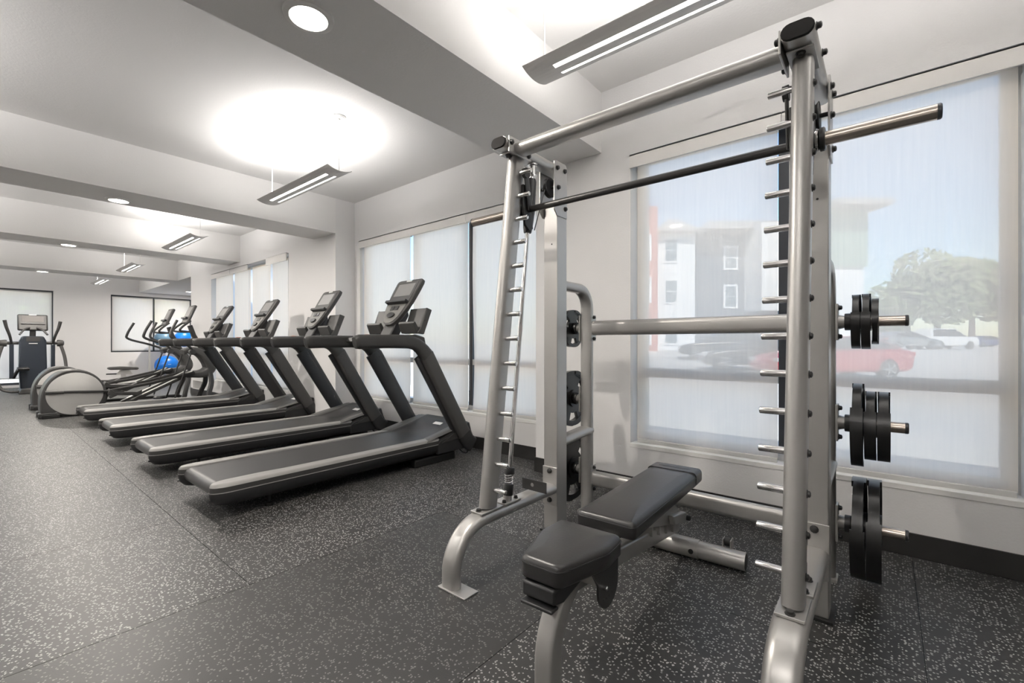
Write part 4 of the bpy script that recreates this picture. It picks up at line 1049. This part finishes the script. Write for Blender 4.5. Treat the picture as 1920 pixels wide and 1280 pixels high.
ball(4.45, 0.401, 0.25, 'ball_grey_blue', 'grey-blue exercise ball on the lower tier of the rack')
ball(3.74, 1.268, 0.24, 'ball_grey_blue', 'grey-blue exercise ball on the upper tier, in front of the end window')
ball(4.26, 1.294, 0.26, 'ball_blue', 'bright blue exercise ball on the upper tier, in front of the end window')

# wall grille at the end of the window wall
vg = thing('vent_grille', (-11.75, YA-0.014, 0.22), 'white slatted wall vent low on the window wall, behind the ellipticals', 'vent')
MB().box(-0.36, 0.36, -0.006, 0.013, -0.10, -0.085).box(-0.36, 0.36, -0.006, 0.013, 0.085, 0.10).box(-0.36, -0.345, -0.006, 0.013, -0.085, 0.085).box(0.345, 0.36, -0.006, 0.013, -0.085, 0.085).build('frame', 'white_trim', vg, normals=False)
for k in range(16):
    x = -0.32 + 0.64*k/15; MB().box(x-0.006, x+0.006, -0.004, 0.011, -0.085, 0.085).build('slat', 'white_trim', vg)

# ------------------------------------------------------------------ outdoors
RV = Vector((math.cos(YAW), math.sin(YAW), 0)); FV = Vector((-math.sin(YAW), math.cos(YAW), 0))
def gz(x, y):
    t = max(0, min(1, (y-21)/14.0)); t = t*t*(3-2*t)
    return -0.06 + 0.70*t
MB().grid(lambda u, v: (-150+300*u, YA+0.31+ (v**1.6)*160, gz(0, YA+0.31+(v**1.6)*160)), 6, 60).build('ground_asphalt', 'asphalt', normals=False)['kind'] = 'structure'
MB().box(-12.1, 12, YA+0.6, 7.2, -0.15, -0.02).build('ground_sidewalk', 'concrete')['kind'] = 'structure'
MB().box(-60, XF-0.25, -40, YA+0.3, -0.25, -0.06).build('ground_terrace', 'concrete')['kind'] = 'structure'
# apartment block: volumes in its own frame (u to the right, d away), facing the gym
bo = Vector((-11.08, 35.0, 0.0))
AB = thing('apartment_building', (bo.x, bo.y, 0), 'three-storey apartment block in red, white, navy and green siding across the parking lot', 'building', rz=YAW)
def vol(name, u0, u1, d0, d1, z0, z1, m): return MB().box(u0, u1, d0, d1, z0, z1).build(name, m, AB)
k34 = 34/842.9
def ux(x): return (x-1303)*k34
def zy(y): return EYE + (643-y)*k34
vol('red_block', ux(1150), ux(1226), -0.9, 8, 0.4, zy(393), 'siding_red')
wb = vol('white_block', ux(1226), ux(1303), 0, 8, 0.4, zy(437), 'siding_white')
nb_ = vol('navy_block', ux(1303), ux(1425), 2.2, 9, 0.4, zy(428), 'siding_navy')
wb2 = vol('white_bay', ux(1424), ux(1548), -0.3, 8, zy(582), zy(418), 'siding_white')
vol('bay_base', ux(1424), ux(1548), 0.6, 8, 0.4, zy(582), 'siding_navy')
gb = vol('green_block', ux(1548), ux(1612), -0.8, 8, zy(502), zy(398), 'siding_green')
vol('green_base', ux(1548), ux(1608), -0.6, 8, 0.4, zy(502), 'siding_white')
MB().box(ux(1530), ux(1632), -2.2, 9, zy(398), zy(388)).build('roof_slab', 'roof_grey', AB)
def hip(u0, u1, d0, d1, z0, z1, ins):
    return MB().add([(u0,d0,z0),(u1,d0,z0),(u1,d1,z0),(u0,d1,z0),(u0+ins,d0+ins,z1),(u1-ins,d0+ins,z1),(u1-ins,d1-ins,z1),(u0+ins,d1-ins,z1)],
        [(0,3,2,1),(4,5,6,7),(0,1,5,4),(1,2,6,5),(2,3,7,6),(3,0,4,7)])
hip(ux(1222), ux(1318), -0.7, 10, zy(437), zy(405), 1.6).build('roof', 'roof_grey', AB)
hip(ux(1318), ux(1548), 0.6, 10, zy(424), zy(400), 1.4).build('roof', 'roof_grey', AB)
def win(cx, cy, d, par):
    u = ux(cx); z = zy(cy); w, h = 0.42, 0.80
    f = MB().box(u-w-0.16, u+w+0.16, d-0.06, d, z-h-0.16, z+h+0.16).build('window', 'siding_white', par)
    MB().box(u-w, u+w, d-0.075, d-0.06, z+0.04, z+h).build('pane', 'window_glass_dark', f)
    MB().box(u-w, u+w, d-0.075, d-0.06, z-h, z-0.04).build('pane', 'window_glass_dark', f)
for cy in (469, 546, 623):
    win(1258, cy, -0.0, AB); win(1396, cy+4, 2.2, AB); win(1200, cy, -0.9, AB)
    win(1500, cy-4, -0.3, AB) if cy < 600 else None

# pale neighbouring house and railing beyond the end wall
hb_ = thing('neighbour_house', (-34, 6.0, 0), 'pale house beyond the end windows', 'building')
MB().box(-3, 3, -6.0, 6.0, 0, 6.2).build('walls', 'siding_tan', hb_)
hip(-3.4, 3.4, -6.4, 6.4, 6.2, 8.2, 2.6).build('roof', 'roof_grey', hb_)
rl = thing('railing', (-21.0, 2.0, 0), 'metal railing outside the end windows', 'railing')
MB().box(-0.02, 0.02, -6, 6, 0.98, 1.03).box(-0.02, 0.02, -6, 6, 0.10, 0.14).build('rail', 'frame_alu', rl, normals=False)
for k in range(49): MB().box(-0.01, 0.01, -6+0.25*k-0.01, -6+0.25*k+0.01, -0.06, 0.98).build('baluster', 'frame_alu', rl)

def car(loc, rz, paint, label, suv=False):
    t = thing('car', loc, label, 'car', 'parked cars', rz)
    # local: x along the car (front at +x), y across
    if suv:
        body = [(-2.25, 0.35), (-2.32, 0.75), (-2.25, 1.05), (2.05, 1.02), (2.30, 0.80), (2.32, 0.40), (2.2, 0.28), (-2.15, 0.28)]
        cab = [(-2.22, 1.05), (-2.05, 1.62), (-1.7, 1.72), (0.35, 1.72), (1.15, 1.04)]
    else:
        body = [(-2.28, 0.40), (-2.34, 0.72), (-2.22, 0.98), (-1.5, 1.02), (1.2, 0.94), (2.1, 0.78), (2.32, 0.58), (2.30, 0.34), (2.15, 0.24), (-2.15, 0.26)]
        cab = [(-2.0, 1.0), (-1.25, 1.36), (-0.6, 1.45), (0.1, 1.43), (1.25, 0.94)]
    b = MB().extr(body, 'y', -0.90, 0.90); b.build('body', paint, t, bevel=0.09)
    n = len(cab); zb = cab[0][1]; zt = max(p[1] for p in cab); V = []
    for s in (-1, 1): V += [(x, s*(0.86-0.22*(z-zb)/(zt-zb)), z) for x, z in cab]
    MB().add(V, [tuple(range(n-1, -1, -1)), tuple(range(n, 2*n))] + [(j, (j+1) % n, n+(j+1) % n, n+j) for j in range(n)]).build('cabin', paint, t, bevel=0.05)
    # side glass and screens slightly proud of the cabin
    cz = (zb+zt)/2
    gl = [(x*0.90+(-0.25)*0.10, zb+(z-zb)*0.86+0.03) for x, z in cab]
    V = []
    for s in (-1, 1): V += [(x, s*(0.872-0.22*(z-zb)/(zt-zb)), z) for x, z in gl]
    MB().add(V, [tuple(range(n-1, -1, -1)), tuple(range(n, 2*n))] + [(j, (j+1) % n, n+(j+1) % n, n+j) for j in range(n)]).build('side_glass', 'car_glass', t)
    for s in (-1, 1):
        for xw in (-1.40, 1.42):
            w = MB().lathe([(0.20, 0), (0.34, 0.01), (0.345, 0.03), (0.345, 0.19), (0.33, 0.21), (0.20, 0.22)], (xw, s*0.70, 0.345), (0, s, 0), 24).build('wheel', 'tyre', t)
            hub = MB().lathe([(0.235, 0.205), (0.235, 0.222), (0.21, 0.215), (0.05, 0.215)], (xw, s*0.70, 0.345), (0, s, 0), 24).build('rim', 'alloy', w)
            for k in range(5):
                a = 2*PI*k/5
                MB().obox((xw+0.12*math.cos(a), s*(0.70+0.228), 0.345+0.12*math.sin(a)), (0.22, 0.02, 0.045), (0, -a, 0)).build('spoke', 'alloy', w)
        MB().box(-2.36, -2.10, s*0.70-0.16, s*0.70+0.16, 0.78, 0.92).build('tail_lamp', 'tail_lamp', t)
        MB().box(2.05, 2.30, s*0.68-0.17, s*0.68+0.17, 0.60, 0.72).build('head_lamp', 'alloy', t)
    return t
def wpt(x, w): return Vector((0,0,0)) + (FV + RV*(x-960)/F_PX)*w
def gp(x, w): p = wpt(x, w); return (p.x, p.y, gz(p.x, p.y))
car(gp(1552, 15.6), YAW+PI+0.06, 'car_red', 'red sedan parked behind the weight plates, seen through the shade')
car(gp(1418, 20.0), YAW+PI-0.25, 'car_black', 'black sedan parked in front of the apartment building')
car(gp(1352, 26.0), YAW+PI-0.30, 'car_black', 'dark sedan parked behind the black one')
car(gp(1695, 36.0), YAW+0.1, 'car_silver', 'grey hatchback parked beyond the red sedan')
car(gp(1770, 38.0), YAW+0.12, 'car_white', 'white sport utility car parked in front of the trees', True)
car(gp(1850, 58.0), YAW, 'car_blue', 'blue car parked farthest away by the trees')

def tree(loc, h, r, m, label, n=2600, seed=1):
    rnd = random.Random(seed)
    t = thing('tree', loc, label, 'tree', 'trees outside')
    MB().sweep([(0,0,-0.1), (0.05,0.02,h*0.25), (0.0,0.1,h*0.6)], circ(1, 8), scale=[h*0.035, h*0.026, h*0.012]).build('trunk', 'bark', t)
    V = []; Fc = []
    lobes = [(rnd.uniform(-.55,.55)*r, rnd.uniform(-.55,.55)*r, h*rnd.uniform(0.42, 0.86), r*rnd.uniform(0.42, 0.68)) for _ in range(11)]
    for i in range(n):
        lx, ly, lz, lr = rnd.choice(lobes)
        d = Vector((rnd.gauss(0,1), rnd.gauss(0,1), rnd.gauss(0,1))).normalized()*lr*rnd.uniform(0.7, 1.0)**0.5
        c = Vector((lx, ly, lz)) + Vector((d.x, d.y, d.z*0.8))
        u = Vector((rnd.gauss(0,1), rnd.gauss(0,1), rnd.gauss(0,1))).normalized(); w = u.orthogonal().normalized(); s = r*rnd.uniform(0.06, 0.12)
        o = len(V); V += [c-u*s, c+w*s*0.6, c+u*s, c-w*s*0.6]; Fc.append((o, o+1, o+2, o+3))
    MB().add(V, Fc).build('foliage', m, t, normals=False, kind='stuff')
for i, (x, w, h, r, m, lb) in enumerate([
    (1650, 112, 10.5, 6.0, 'leaf_olive', 'low olive tree at the edge of the parking lot, next to the apartment block'),
    (1703, 92, 12.5, 6.0, 'leaf_green', 'green tree behind the grey hatchback'),
    (1757, 74, 15.0, 6.0, 'leaf_olive', 'tallest tree, behind the white sport utility car'),
    (1822, 92, 18.0, 7.0, 'leaf_green', 'broad green tree between the tallest tree and the blue car'),
    (1905, 76, 14.5, 6.0, 'leaf_olive', 'olive tree behind the blue car')]):
    tree(gp(x, w), h, r, m, lb, seed=i+3)
tree((-26, 1.0, -0.06), 6.5, 2.4, 'leaf_green', 'green tree outside the tall end window', 1400, 21)
tree((-25, 7.4, -0.06), 7.0, 2.6, 'leaf_olive', 'leafy tree outside the end window behind the ellipticals', 1400, 22)
